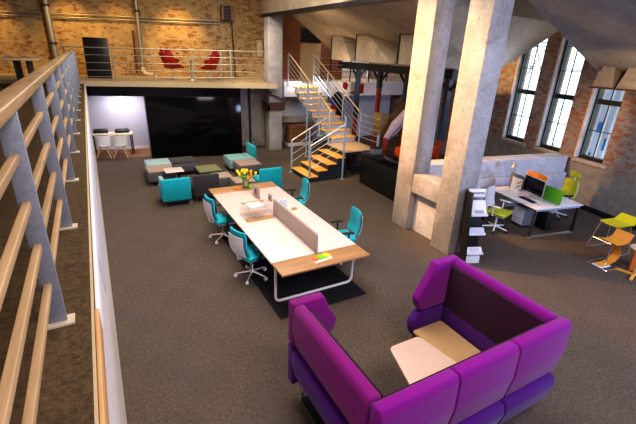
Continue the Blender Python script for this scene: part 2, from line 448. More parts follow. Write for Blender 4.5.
# ------------------------------------------------------------------ hoppers, beams, columns
def hull(m, pts):
    bm = bmesh.new()
    for p in pts: bm.verts.new(p)
    bmesh.ops.convex_hull(bm, input=bm.verts[:]); return m.add_bm(bm)
def spout(m, x, y0, y1, zb_, zt_, depth=.9):
    hull(m, [(x, y0, zb_), (x, y1, zb_), (x+depth, y0, zb_), (x+depth, y1, zb_), (x+.05, y0+.12, zt_-.25), (x+.05, y1-.12, zt_-.25),
             (x+.3, (y0+y1)/2-.06, zt_), (x+.3, (y0+y1)/2+.06, zt_), (x+depth, y0+.1, zt_), (x+depth, y1-.1, zt_)])
h1 = thing('concrete_hopper', 'long stained concrete hopper hanging over the stairs, behind the two tall columns', 'hopper', (9.6, 12, 3.45))
m = MB()
LF, LN, RN = V((9.6, 15.3, 3.49)), V((9.6, 8.9, 3.45)), V((11.35, 8.8, 3.45)); RF = V((11.5, 15.3, 3.49))
TF, TN, TR = V((6.1, 12.9, 4.86)), V((6.1, 7.15, 4.90)), V((11.80, 7.2, 4.74))
m.poly([LF, LN, TN, TF]).poly([LN, RN, TR, TN]).poly([LF, RF, RN, LN])
FF = V((7.9, 16.6, 5.0)); m.poly([LF, TF, V((6.1, 17.1, 6.55)), V((9.6, 17.1, 6.55))])
m.poly([TN, TR, V((11.80, 7.0, 6.55)), V((6.1, 7.0, 6.55))])
m.build('hopper_shell', 'conc_hop', h1, world=True)
for y0, y1 in ((11.3, 12.55), (9.22, 11.06), (7.9, 8.98)):
    m = MB(); zf = 3.56
    hull(m, [(7.45, y0, zf), (7.45, y1, zf), (9.6, y0, zf-.08), (9.6, y1, zf-.08), (7.45, y1, 4.30), (7.55, y1-.45, 4.30), (7.45, y1-.25, 4.15), (8.2, y1, 4.05), (8.6, y0, 3.9), (7.75, y0+.1, 3.75)])
    m.build('hopper_spout', 'conc_hop', h1, world=True)
    MB().box((7.6, y1+.02, 3.57), (9.4, y1+.16, 3.70)).prism([(7.50, 3.57), (9.3, 3.57), (7.5, 4.34)], 1, y1+.03, y1+.15).build('slot_shade', 'black', h1, world=True)  # black wedge paints the shade of the recess beside the spout
h2 = thing('concrete_hopper', 'grey stained concrete hopper with lit spouts over the rightmost window', 'hopper', (10.4, 3, 3.3))
m = MB()
def h2z(x): return 5.40-(x-6.0)*.3955
m.poly([(6.46, 5.4, h2z(6.46)), (10.45, 5.4, h2z(10.45)), (10.45, -1, h2z(10.45)), (6.46, -1, h2z(6.46))])
m.poly([(6.46, 5.4, h2z(6.46)), (10.45, 5.4, h2z(10.45)), (10.45, 5.4, 6.5), (6.46, 5.4, 6.5)])
m.poly([(10.45, 5.4, h2z(10.45)), (11.35, 5.4, h2z(10.45)), (11.2, -1, h2z(10.45)), (10.45, -1, h2z(10.45))])
m.build('hopper_shell', 'conc_hop2', h2, world=True)
for y0, y1 in ((4.84, 5.28), (4.22, 4.76), (3.55, 4.1)):
    m = MB(); spout(m, 10.15, y0, y1, 3.31, 4.02, .75); m.build('hopper_spout', 'conc_hop', h2, world=True)
MB().box((10.12, 3.3, 3.27), (10.95, 5.30, 3.31)).build('spout_rim', 'rust', h2, world=True)

bm_ = thing('concrete_beam', 'long concrete ceiling beam running from the far pillar to the tall columns', 'beam', (6.2, 11, 4.95))
MB().box((5.95, 6.9, 4.98), (6.6, 15.3, 5.55), .02).build('beam_body', 'conc_hop', bm_, world=True)
MB().box((5.93, 6.9, 4.88), (6.2, 15.3, 4.98)).build('beam_flange', 'black', bm_, world=True)

def column(name, label, x0, x1, y0, y1, z1, cat='pillar'):
    t = thing(name, label, cat, ((x0+x1)/2, (y0+y1)/2, 0))
    MB().box((x0, y0, 0), (x1, y1, z1), .018).build('shaft', 'conc_col', t, world=True)
    return t
ca = column('concrete_column', 'tall concrete column farther from the camera, left one of the middle pair', 5.97, 6.46, 6.27, 6.80, 6.5)
cb = column('concrete_column', 'tall concrete column nearer the camera, right one of the middle pair beside the brochure rack', 5.92, 6.42, 4.91, 5.42, 6.5)
for t, x, ys, zs in ((ca, 5.96, (6.5, 6.62), (1.9, 3.2, 4.2)), (cb, 5.91, (5.15, 5.2), (1.7, 2.9, 3.9, 4.4))):
    for z in zs:
        MB().box((x, ys[0], z), (x+.02, ys[1], z+.045)).build('fixing_plate', 'conc', t, world=True)
p0 = column('concrete_pillar', 'pale square concrete pillar at the back with a rusty steel collar', 5.95, 6.50, 14.55, 15.05, 4.98)
MB().box((5.85, 14.45, 1.82), (6.59, 15.15, 1.90)).box((5.87, 14.47, 1.6), (6.57, 14.54, 1.82)).box((5.87, 14.47, 1.55), (5.94, 15.1, 1.82)).build('steel_collar', 'rust', p0, world=True)
MB().tube([(5.87, 14.40, 2.25), (6.62, 14.40, 1.95)], .035, 6).tube([(5.77, 14.42, 2.15), (5.97, 14.42, 2.3)], .06, 6).build('diagonal_brace', 'rust', p0, world=True)
MB().box((5.93, 14.53, 1.35), (6.51, 14.55, 1.55)).build('patched_band', 'conc', p0, world=True)

# low wall from the columns to the window wall
lw = Matrix(((.9875, .158, 0, 6.35), (-.158, .9875, 0, 6.93), (0, 0, 1, 0), (0, 0, 0, 1)))
structure('wall_low', MB().box((.12, 0, 0), (5.32, .45, 1.33), .02, lw).box((.7, -.10, 0), (5.3, 0, .88), .015, lw), 'whitewash')
bb = thing('concrete_tie_beam', 'short concrete beam joining the two tall columns at waist height', 'beam', (6.1, 5.8, .95))
MB().box((5.97, 5.43, .95), (6.4, 6.26, 1.37), .015).build('beam_body', 'conc_col', bb, world=True)
structure('wall_between_columns', MB().box((6.15, 5.43, 0), (6.28, 6.26, .95)), 'whitewash')

# dark steel frame below hopper
fr = thing('support_frame', 'dark riveted steel frame with red oxide legs carrying the hopper behind the stairs', 'frame', (9.7, 12, 0))
MB().box((9.5, 8.9, 3.18), (9.85, 15.4, 3.43)).build('frame_beam', 'dark_steel', fr, world=True)
for y in (14.0, 12.55, 11.0, 9.1):
    zr = 2.6 if y == 12.55 else 1.3
    MB().box((9.54, y-.08, zr), (9.70, y+.08, 3.26)).build('post', 'navy', fr, world=True)
    MB().box((9.55, y-.07, 0), (9.69, y+.07, zr)).build('post_foot', 'redsteel', fr, world=True)
    for sg in (-1, 1):
        MB().tube([(9.62, y+sg*.08, 2.85), (9.62, y+sg*.5, 3.27)], .06, 4).build('knee_brace', 'dark_steel', fr, world=True)

# ------------------------------------------------------------------ railing of the left upper level
rl = thing('balcony_railing', 'wooden topped railing with grey flat posts along the near left edge', 'railing', (-.3, 6, MZ))
MB().box((-.35, .15, 3.535), (-.262, 15.0, 3.585), .008).build('handrail', 'handrail', rl, world=True)
py = [.72+1.19*i for i in range(13)]
for y in py:
    pp = MB().box((-.338, y, MZ+.01), (-.264, y+.022, 3.54), .003).build('post', 'postgrey', rl, world=True)
    MB().box((-.362, y-.03, MZ), (-.235, y+.05, MZ+.010)).build('foot_plate', 'copper', pp, world=True)
for z in (2.74, 2.94, 3.14, 3.34):
    MB().box((-.322, .2, z), (-.292, 15.0, z+.034), .004).build('rail_bar', 'railwood', rl, world=True)
fc = thing('fascia_board', 'long white board fixed along the outer edge of the left upper floor', 'board', (-.15, 6, 2.3))
MB().box((-.150, 2.0, 2.38), (-.130, 15.0, 2.53), .003).build('board_panel', 'white', fc, world=True)
MB().box((-.150, 3.2, 1.9), (-.138, 15.0, 2.37), .003).build('lower_panel', 'lilac', fc, world=True)
MB().box((-.153, .3, 2.40), (-.135, 1.98, 2.54), .003).build('end_board', 'oak_y', fc, world=True)

# railing along the back upper level
rb = thing('steel_railing', 'thin steel railing along the front of the back upper level', 'railing', BW(2, .1, BZ))
for z in (3.62, 3.40, 3.17, 2.94, 2.74):
    MB().tube([BW(-.45, .12, z), BW(6.0, .12, z+.08)], .018 if z > 3.6 else .011, 6).build('rail_bar', 'conduit', rb, world=True)
for u in (-.4, .95, 2.15, 3.43, 4.37, 4.71, 6.0):
    MB().box((u-.022, .10, BZ), (u+.022, .14, 3.64 if u < 4 else 3.70), 0, BWm).build('post', 'conduit', rb, world=True)

# ------------------------------------------------------------------ staircase
r_ = .177; run = .33
st = thing('staircase', 'steel staircase with golden wood treads, a landing and a turn up to the back level', 'stairs', (7, 11.5, 0))
for k in range(4):
    x = 5.5+run*k; z = r_*(k+1)
    MB().box((x-.02, 10.27, z-.035), (x+run, 11.5, z), .005).build('tread', 'tread', st, world=True)
m = MB()
for k in range(4):
    x = 5.5+run*k; m.box((x+.01, 10.29, 0), (x+run, 11.48, r_*(k+1)-.036))
m.build('lower_flight_body', 'navy', st, world=True)
m = MB()
MB().box((6.80, 10.27, .84), (8.02, 11.52, .885), .005).build('landing', 'tread2', st, world=True)
MB().box((6.82, 10.3, .74), (8.0, 11.5, .838)).build('landing_frame', 'navy', st, world=True)
for x, y in ((6.9, 10.5), (7.3, 10.55), (7.9, 10.45), (7.9, 11.4), (6.9, 11.4)):
    MB().box((x-.05, y-.05, 0), (x+.05, y+.05, .74)).build('landing_leg', 'steelblue' if x > 7.5 else 'navy', st, world=True)
yr = .36
for k in range(9):
    z = .885+r_*(k+1); y = 11.55+yr*k
    MB().box((6.98, y-.03, z-.035), (8.02, y+yr, z), .005).build('tread', 'tread', st, world=True)
    MB().box((7.0, y, z-r_), (8.0, y+.015, z-.036)).build('riser', 'risercol', st, world=True)
for x in (7.15, 7.78):
    MB().prism([(11.55, .60), (11.55, .88), (14.80, 2.46), (14.80, 2.2)], 0, x, x+.08).build('stringer', 'steelblue', st, world=True)
sr = thing('stair_railing', 'stainless railings with slanting bars along both flights of the staircase', 'railing', (7, 11.4, 0))
def rail(p, q, h, nb=4, top='steel', r=.013, gap=None):
    p, q = V(p), V(q)
    MB().tube([p+V((0, 0, h)), q+V((0, 0, h))], .024, 8).build('handrail', top, sr, world=True)
    for i in range(nb):
        z = h*(i+1)/(nb+1)
        MB().tube([p+V((0, 0, z)), q+V((0, 0, z))], r, 6).build('rail_bar', 'steel', sr, world=True)
def post(x, y, z0, z1, w=.022, mat='steelblue'):
    MB().box((x-w, y-w, z0), (x+w, y+w, z1)).box((x-.07, y-.05, z0), (x+.07, y+.05, z0+.015)).build('post', mat, sr, world=True)
# lower flight, far side and near side
rail((5.5, 11.55, .12), (6.8, 11.55, .80), .95, 3, r=.010)
rail((5.56, 10.36, .18), (6.69, 10.25, .80), .95, 3, r=.010)
post(5.5, 11.55, 0, 1.08); post(6.15, 11.55, 0, 1.4); post(5.56, 10.36, .177, 1.13); post(6.69, 10.23, 0, 2.0)
post(6.86, 11.50, .885, 2.0)
# upper flight
rail((6.95, 11.5, .95), (6.95, 14.95, 2.70), .98, 4, 'slab')
rail((8.06, 11.5, .95), (8.06, 14.95, 2.70), .98, 4, 'slab')
for y in (13.24, 14.95): post(6.92, y, 0 if y < 14 else 2.5, 1.9+(y-11.5)*.507)
post(6.93, 12.3, 1.0, 2.35)
post(8.08, 11.42, 0, 1.93); post(8.07, 12.6, 1.1, 2.5); post(8.07, 13.8, 1.8, 3.1); post(8.07, 14.95, 2.5, 3.68)
rail((8.06, 11.42, .885), (8.06, 10.3, .885), .95, 4); post(8.06, 10.3, 0.0, 1.35, .03)

# ------------------------------------------------------------------ upper back level furniture
bd = tag(MB().box((-.09, 0, 0), (.68, .05, 1.32), .008).build('black_board', 'black', xf=BWm @ Matrix.Translation((0, 1.25, BZ)) @ Matrix.Rotation(R(-6), 4, 'X')),
         'tall plain black board leaning upright on the back upper level', 'board')
def pipe(name, label, pts, r, mat='conduit', clips=()):
    t = thing(name, label, 'pipe', BW(*pts[0]))
    MB().tube([BW(*p) for p in pts], r, 8).build('pipe_run', mat, t, world=True)
    for c in clips: MB().lathe([(r*1.3, -.03), (r*1.3, .03)], BW(*c)).build('pipe_clip', 'dark_steel', t, world=True)
    return t
for i, z in enumerate((4.50, 4.60)):
    pipe('conduit', ['lower', 'upper'][i]+' of two thin conduits running along the lit brick wall', [(-4.0, 2.52, z), (4.6, 2.52, z+.14)], .028)
pipe('drain_pipe', 'fat grey pipe slanting down the brick wall beside the left table', [(-1.22, 2.35, 6.5), (-1.22, 2.35, 2.6)], .10, clips=[(-1.22, 2.35, 4.9), (-1.22, 2.35, 3.7)])
t = pipe('drain_pipe', 'grey pipe with a pale elbow at its foot, right of the black board', [(1.66, 2.38, 6.5), (1.62, 2.38, 2.95)], .075, clips=[(1.65, 2.38, 4.9)])
MB().tube([BW(*p) for p in fillet([(1.62, 2.38, 2.98), (1.62, 2.38, 2.74), (1.98, 2.34, 2.70)], .18)], .08, 8).build('elbow', 'copper', t, world=True)
pipe('dark_pipe', 'thin dark pipe with a box on top, left of the grey pipe', [(1.42, 2.5, 4.25), (1.38, 2.5, 2.75)], .035, 'rust')
pipe('dark_pipe', 'thin dark pipe running down the brick wall under the louvred vent', [(5.05, 2.5, 4.7), (5.12, 2.5, 2.65)], .03, 'rust')
vt = thing('louvred_vent', 'small rusty louvred vent box high on the brick wall', 'vent', BW(4.88, 2.4, 4.75))
MB().box((4.64, 2.3, 4.75), (5.12, 2.6, 5.28), .01, BWm).build('vent_box', 'dark_steel', vt, world=True)
for u in (4.66, 5.02): MB().box((u, 2.26, 4.77), (u+.08, 2.3, 5.26), 0, BWm).build('vent_side', 'plank', vt, world=True)
for i in range(4): MB().box((4.75, 2.27, 4.82+i*.11), (5.01, 2.3, 4.87+i*.11), 0, BWm).build('louvre', 'rust', vt, world=True)
wb = thing('wall_box', 'small pale electrical box on the brick wall beside the far pillar', 'box', BW(6.1, 2.55, 3.5))
MB().box((6.02, 2.45, 3.5), (6.26, 2.6, 4.13), .01, BWm).build('box_body', 'slab', wb, world=True)
MB().box((6.06, 2.43, 3.9), (6.22, 2.45, 4.05), .005, BWm).build('box_cover', 'copper', wb, world=True)

def shell_chair(name, label, mat, p, rz, group, basemat='steel'):
    t = thing(name, label, 'chair', p, rz, group)
    def f(u, v):   # u across, v from front edge over seat up the back
        a = (u-.5)*2; w = .36
        if v < .5:
            y = .32-v*2*.54; z = .40+.03*a*a-.02*sin(v*2*pi)
        else:
            q = (v-.5)*2; y = -.22-.20*q; z = .40+.52*q; w = .36-.05*q
        side = .33*abs(a)**2.5*min(1, v*2.2)
        return V((a*w, y+side*.6*(1 if v > .4 else 0), z+(side if v < .75 else 0)))
    m = MB(); m.grid(f, 12, 14, .03); m.build('seat_shell', mat, t)
    MB().tube([(0, 0, .03), (0, 0, .40)], .025).build('column', basemat, t)
    for k in range(4):
        a = pi/4+k*pi/2; MB().tube([(0, 0, .06), (.27*cos(a), .27*sin(a), .02)], .02, 6).build('base_arm', basemat, t)
    MB().box((-.12, -.02, .44), (.12, .16, .48), .02).build('seat_cushion', mat, t)
    return t
shell_chair('swivel_armchair', 'red swivel shell chair turned to the right, left of the small high table', 'red', BW(2.7, 1.15, BZ), R(-75), 'red swivel chairs on the back level')
shell_chair('swivel_armchair', 'red swivel shell chair turned to the left, right of the small high table', 'red', BW(4.05, 1.15, BZ), R(70), 'red swivel chairs on the back level')
t = thing('side_table', 'small round pale table between the two red swivel chairs', 'table', BW(3.38, 1.35, BZ))
MB().lathe([(.36, .70), (.37, .715), (.36, .73)], n=24).build('table_top', 'slab', t)
MB().tube([(0, 0, .02), (0, 0, .70)], .03).lathe([(.2, 0), (.19, .02)]).build('pedestal', 'steel', t)
# left upper corner: table with dark chairs
t = thing('long_table', 'pale topped table on the upper level at far left behind the railing', 'table', (-1.6, 14.2, MZ))
MB().box((-.46, -.8, .71), (.46, .8, .75), .01).build('table_top', 'slab', t)
for sx in (-.08, .2): MB().box((sx-.03, -.5, 0), (sx+.03, .5, .71)).build('leg', 'dark_steel', t)
t = thing('shelf_cabinet', 'brown cabinet end at the far left edge behind the railing', 'cabinet', (-2.25, 9.0, MZ))
MB().box((-.4, -.3, 0), (.3, .3, .6), .01).build('cabinet_body', 'rust', t)
MB().box((-.42, -.32, .6), (.32, .32, .64), .01).build('cabinet_top', 'plank', t)
def cafe_chair(label, p, rz, mat='dark_steel', seatmat='black'):
    t = thing('cafe_chair', label, 'chair', p, rz, 'dark chairs at the upper table')
    MB().box((-.21, -.2, .43), (.21, .22, .46), .015).build('seat', seatmat, t)
    MB().tube(fillet([(-.2, -.2, .45), (-.2, -.26, .85), (.2, -.26, .85), (.2, -.2, .45)], .08), .014, 6).build('back_frame', mat, t)
    MB().box((-.18, -.27, .68), (.18, -.25, .83), .01).build('backrest', seatmat, t)
    for sx in (-.19, .19):
        for sy in (-.19, .2): MB().tube([(sx, sy, .44), (sx*1.1, sy*1.15, 0)], .013, 6).build('leg', mat, t)
    return t
cafe_chair('dark thin framed chair right of the pale table on the upper level', (-.86, 14.5, MZ), R(95))
cafe_chair('dark chair left of the pale table at the edge of the photo', (-2.45, 13.9, MZ), R(-80))

# right part of the upper level: railing, red lounge chairs
ur = thing('steel_railing', 'thin steel railing on the upper level right of the stair head', 'railing', (10, 15.0, MZ))
for z in (3.55, 3.3, 3.05, 2.82): MB().tube([(8.1, 15.04, z), (12.8, 15.04, z)], .012, 6).build('rail_bar', 'steel', ur, world=True)
for x in (8.9, 9.9, 10.9, 11.9): MB().box((x-.02, 15.02, MZ+.09), (x+.02, 15.06, 3.57)).build('post', 'dark_steel', ur, world=True)
t = thing('wall_graphic', 'red angular wedge shapes fixed on the pale parapet right of the stairs', 'sign', (10, 14.97, 2.05))
MB().prism([(9.75, 2.16), (10.62, 2.14), (10.62, 2.56), (10.38, 2.56), (10.16, 2.24)], 1, 14.95, 14.975, .004).build('red_wedge', 'red', t, world=True)
MB().prism([(9.50, 2.35), (9.72, 2.3), (9.78, 2.5), (9.68, 2.62), (9.52, 2.62)], 1, 14.95, 14.975, .004).build('red_wedge', 'red', t, world=True)
t = thing('white_shelf', 'low white shelving unit against the far wall on the upper level', 'shelf', (11.6, 18.6, MZ))
MB().box((-.9, -.2, 0), (1.6, .2, .95), .01).build('cabinet_body', 'white', t)
for z in (.3, .62): MB().box((-.88, -.215, z), (1.58, -.2, z+.03)).build('shelf_edge', 'greyfelt', t)
# printed banner beside the stair
t = thing('display_banner', 'printed banner with a round white top, black disc and red block, right of the stairs', 'banner', (8.95, 14.4, 0))
MB().box((-.33, -.02, 1.15), (.33, .02, 2.1)).build('banner_sheet', 'black', t)
MB().lathe([(.36, -.02), (.36, .02)], n=28, mat=Matrix.Translation((0, .0, 2.15)) @ Matrix.Rotation(R(90), 4, 'X')).build('round_top', 'white', t)
MB().lathe([(.25, -.026), (.25, .026)], n=28, mat=Matrix.Translation((0, -.005, 2.05)) @ Matrix.Rotation(R(90), 4, 'X')).build('black_disc', 'black', t)
MB().box((-.33, -.03, 1.3), (-.05, -.021, 1.75)).build('red_block', 'red', t)
MB().box((-.33, -.03, 1.75), (-.15, -.021, 1.95)).build('blue_block', 'facade_b', t)
MB().tube([(-.3, 0, 0), (-.3, 0, 1.16)], .02).tube([(.3, 0, 0), (.3, 0, 1.16)], .02).box((-.36, -.2, 0), (.36, .2, .03)).build('stand', 'dark_steel', t)

# wooden plank stack under the upper level
t = thing('plank_stack', 'stack of brown wooden boards standing on a white plinth beside the stairs', 'planks', (7.6, 15.2, 0))
MB().box((-.62, -.22, 0), (.55, .22, .14), .01).build('plinth', 'white', t)
for i in range(4): MB().box((-.60+.01*(i % 2), -.2, .145+i*.185), (.53-.01*(i % 2), .2, .32+i*.185), .012).build('board', 'plank', t)

# machinery right of the stairs
t = thing('grain_chute', 'old ochre and dark steel conveyor chute slanting up behind the far column', 'chute', (8.9, 11, 1.2))
MB().prism([(8.6, 1.35), (8.95, 1.15), (10.9, 3.1), (10.6, 3.3)], 1, 10.75, 11.1, .01).build('chute_body', 'rust', t, world=True)
MB().prism([(8.38, 1.95), (8.75, 1.92), (8.9, 1.45), (8.62, 1.1), (8.42, 1.2)], 1, 10.7, 11.12, .02).build('chute_mouth', 'chute', t, world=True)
t = thing('pipe_bundle', 'pinkish wrapped pipe with a steel rod leaning beside the chute', 'pipe', (8.9, 10.4, 1.2))
MB().tube([(8.5, 10.45, 1.15), (8.8, 10.4, 1.6), (9.6, 10.3, 2.4), (10.2, 10.2, 3.05)], [.10, .17, .16, .15], 8).build('wrapped_pipe', 'pinkwrap', t, world=True)
MB().tube([(8.52, 10.45, 0), (8.5, 10.45, 1.2)], .10, 10).build('standpipe', 'redsteel', t, world=True)
MB().tube([(8.6, 10.25, 1.25), (10.2, 10.1, 2.75)], .02, 6).build('steel_rod', 'steel', t, world=True)
# black counter
t = thing('black_counter', 'low black lacquered counter beside the far column', 'counter', (7.35, 8.75, 0))
MB().prism([(7.03, 9.75), (6.92, 7.75), (7.55, 7.75), (8.0, 9.75)], 2, 0, .93, .015).build('counter_body', 'black', t, world=True)
MB().prism([(6.99, 9.78), (6.88, 7.72), (7.58, 7.72), (8.04, 9.78)], 2, .93, .96, .005).build('counter_top', 'gloss', t, world=True)
t = thing('storage_box', 'small dark box on the black counter', 'box', (7.35, 9.45, .96))
MB().box((-.16, -.12, 0), (.16, .12, .18), .01).build('box_body', 'greyfelt', t); MB().box((-.17, -.13, .18), (.17, .13, .2), .005).build('lid', 'black', t)
t = thing('orange_cabinet', 'bright orange low cabinet behind the black counter', 'cabinet', (9.0, 9.6, 0))
MB().box((-.55, -.25, 0), (.9, .25, .95), .01).build('cabinet_body', 'black', t); MB().box((-.56, -.26, .62), (.91, .26, 1.0), .01).build('cabinet_front', 'orange_s', t)
t = thing('orange_armchair', 'orange seat seen through the gap between the tall columns', 'chair', (8.2, 8.2, 0))
MB().box((-.4, -.3, .2), (.4, .3, .75), .05).build('seat', 'orange_s', t); MB().box((-.4, .2, .75), (.4, .34, 1.3), .05).build('backrest', 'black', t)
for sx in (-.33, .33): MB().tube([(sx, 0, 0), (sx, 0, .22)], .02).build('leg', 'steel', t)
t = thing('red_cabinet', 'small red box standing under the stair landing', 'box', (7.75, 11.9, 0))
MB().box((-.2, -.15, 0), (.22, .15, .7), .01).build('box_body', 'red', t); MB().box((-.15, -.16, .3), (.17, -.15, .55)).build('box_door', 'redsteel', t)

# white room furniture
t = thing('narrow_desk', 'narrow pale desk with dark legs against the white wall at the back left', 'desk', tuple(BW(.45, .95, 0)), math.atan2(U.y, U.x))
MB().box((-.72, -.25, .72), (.68, .25, .76), .008).build('desk_top', 'ply', t)
for sx in (-.66, .62):
    for sy in (-.2, .2): MB().box((sx-.02, sy-.02, 0), (sx+.02, sy+.02, .72)).build('leg', 'dark_steel', t)
def bowl(label, u):
    t = thing('black_tray', label, 'tray', tuple(BW(u, 1.0, .76)), 0, 'black trays on the narrow desk')
    MB().box((-.24, -.12, 0), (.24, .12, .12), .04).build('tray_body', 'black', t); MB().box((-.2, -.09, .12), (.2, .09, .135), .01).build('tray_lid', 'navy', t)
bowl('black oval tray on the narrow desk, left of the two', .08); bowl('black oval tray on the narrow desk, right of the two', .78)
def white_chair(label, u):
    t = thing('tub_chair', label, 'chair', tuple(BW(u, .42, 0)), math.atan2(U.y, U.x), 'white tub chairs at the narrow desk')
    m = MB()
    def f(a, v):
        th = pi+a*pi; r = .255; return V((r*cos(th), r*.85*sin(th)+.0, .44+.34*v))
    m.grid(f, 14, 4, .025); m.build('backrest', 'plastic_w', t)
    MB().lathe([(.1, .40), (.24, .42), (.25, .46), (.22, .475)], n=20).build('seat', 'plastic_w', t)
    for sx in (-1, 1):
        for sy in (-1, 1): MB().tube([(sx*.08, sy*.08, .42), (sx*.23, sy*.21, 0)], [.018, .012], 6).build('leg', 'ply', t)
    return t
white_chair('white tub chair with splayed wooden legs, left one at the narrow desk', .20)
white_chair('white tub chair with splayed wooden legs, right one at the narrow desk', .74)

# ------------------------------------------------------------------ lounge cluster
def legs4(t, x0, x1, y0, y1, h=.12, mat='steel'):
    for x in (x0+.06, x1-.06):
        for y in (y0+.06, y1-.06): MB().tube([(x, y, 0), (x, y, h)], .016, 6).build('leg', mat, t)
def ottoman(label, x0, x1, y0, y1, top, side='grey_f', name='ottoman'):
    cx, cy = (x0+x1)/2, (y0+y1)/2; t = thing(name, label, 'ottoman', (cx, cy, 0)); a, b = (x1-x0)/2, (y1-y0)/2
    MB().box((-a, -b, .12), (a, b, .385), .012).build('base_block', side, t)
    MB().box((-a+.003, -b+.003, .388), (a-.003, b-.003, .425), .014).build('seat_pad', top, t)
    MB().box((-a+.03, -b+.03, .06), (a-.03, b-.03, .118)).build('plinth', 'black', t)
    legs4(t, -a, a, -b, b); return t
ottoman('pale blue topped ottoman at the back left of the lounge group', 1.12, 1.84, 12.42, 13.14, 'bluegrey', 'bluegrey')
ottoman('tan topped ottoman at the left of the lounge group behind the small pink table', 1.07, 1.79, 11.68, 12.38, 'tan')
ottoman('dark grey ottoman between the pale blue ottoman and the black wall', 1.88, 2.60, 12.42, 13.14, 'char_f', 'grey_f')
ottoman('low moss green topped ottoman in the middle of the lounge group', 2.40, 3.06, 11.2, 11.9, 'moss', 'black')
ottoman('small tan ottoman directly right of the charcoal armchair', 2.66, 3.16, 10.45, 11.0, 'tan')
ottoman('tan ottoman left of the back teal armchair, behind the tulips', 3.04, 3.62, 9.85, 10.42, 'tan')
ottoman('pale blue ottoman section beside the small teal backed seat', 3.60, 4.22, 12.2, 12.95, 'teal_lt', 'teal_lt')
ottoman('tan topped grey ottoman in front of the small teal backed seat', 3.68, 4.40, 11.42, 12.15, 'tan', 'grey_f')
def armchair(label, x0, x1, y0, y1, mat, back='near', h=.72, arm=False, inner=None):
    cx, cy = (x0+x1)/2, (y0+y1)/2; t = thing('lounge_armchair', label, 'armchair', (cx, cy, 0)); a, b = (x1-x0)/2, (y1-y0)/2
    MB().box((-a, -b+.12, .14), (a, b, .42), .02).build('seat', mat, t)
    MB().box((-a, -b, .14), (a, -b+.12, h), .03).build('backrest', mat, t)
    if arm: MB().box((-a, -b+.1, .42), (-a+.1, b-.2, h-.03), .025).build('side_panel', inner or mat, t)
    MB().box((-a+.03, -b+.03, .08), (a-.03, b-.03, .138)).build('plinth', 'black', t)
    legs4(t, -a, a, -b, b, .12, 'chrome'); return t
armchair('teal lounge armchair with its back to the long table, left of the charcoal one', 1.16, 1.86, 9.82, 10.55, 'teal', arm=True, inner='teal_lt')
armchair('charcoal lounge armchair between the teal armchair and the tan ottoman', 1.94, 2.62, 9.9, 10.55, 'char_f')
armchair('teal lounge armchair behind the far end of the long table', 3.70, 4.36, 9.72, 10.4, 'teal', h=.76)
t = thing('lounge_armchair', 'small seat with a teal back at the far right of the lounge group', 'armchair', (4.4, 12.6, 0))
MB().box((-.14, -.32, .14), (.14, .38, .42), .02).build('seat', 'teal_lt', t); MB().box((.02, -.32, .42), (.16, .38, .78), .03).build('backrest', 'teal', t)
MB().box((-.12, -.3, .0), (.12, .35, .138)).build('plinth', 'black', t)
t = thing('side_table', 'small square pink-white side table over the tan ottoman', 'table', (1.72, 11.40, 0))
MB().box((-.25, -.24, .49), (.25, .24, .515), .01).build('table_top', 'table', t)
MB().box((.1, -.05, .02), (.16, .05, .49)).box((-.2, -.18, 0), (.2, .18, .02)).build('pedestal', 'black', t)

# ------------------------------------------------------------------ long table
TX0, TX1, TY0, TY1, TZ = 2.04, 3.615, 4.535, 8.74, .74
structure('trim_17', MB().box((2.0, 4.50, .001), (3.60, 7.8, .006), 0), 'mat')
t = thing('long_table', 'long pinkish white work table with wood end leaves and white sled legs', 'table', ((TX0+TX1)/2, (TY0+TY1)/2, 0))
MB().box((TX0, TY0+.42, TZ-.03), (TX1, TY1-.42, TZ), .005).build('table_top', 'table', t, world=True)
for a, b in ((TY0, TY0+.415), (TY1-.415, TY1)):
    MB().prism([(TX0+.0, a), (TX1, a), (TX1, b), (TX0, b)], 2, TZ-.03, TZ+.001, .004).build('end_leaf', 'oak', t, world=True)
for y in (4.93, 8.2):
    MB().tube(fillet([(TX0+.06, y, TZ-.03), (TX0+.06, y, .025), (TX1-.06, y, .025), (TX1-.06, y, TZ-.03)], .10), .024, 8).build('leg', 'plastic_w', t, world=True)
MB().box((TX0+.4, TY0+.5, TZ-.09), (TX1-.4, TY1-.5, TZ-.031)).build('cable_tray', 'shell', t, world=True)
t = thing('desk_screen', 'long pinkish grey fabric privacy screen down the middle of the long table', 'screen', (2.83, 5.8, TZ))
MB().prism([(p.y, p.z) for p in fillet([(0, 4.93, .765), (0, 6.72, .765), (0, 6.72, 1.09), (0, 4.93, 1.09)], .05, 4, True)], 0, 2.81, 2.85, .008).build('screen_panel', 'screen', t, world=True)
MB().box((2.80, 4.95, TZ+.001), (2.86, 6.7, TZ+.027)).build('screen_rail', 'steel', t, world=True)
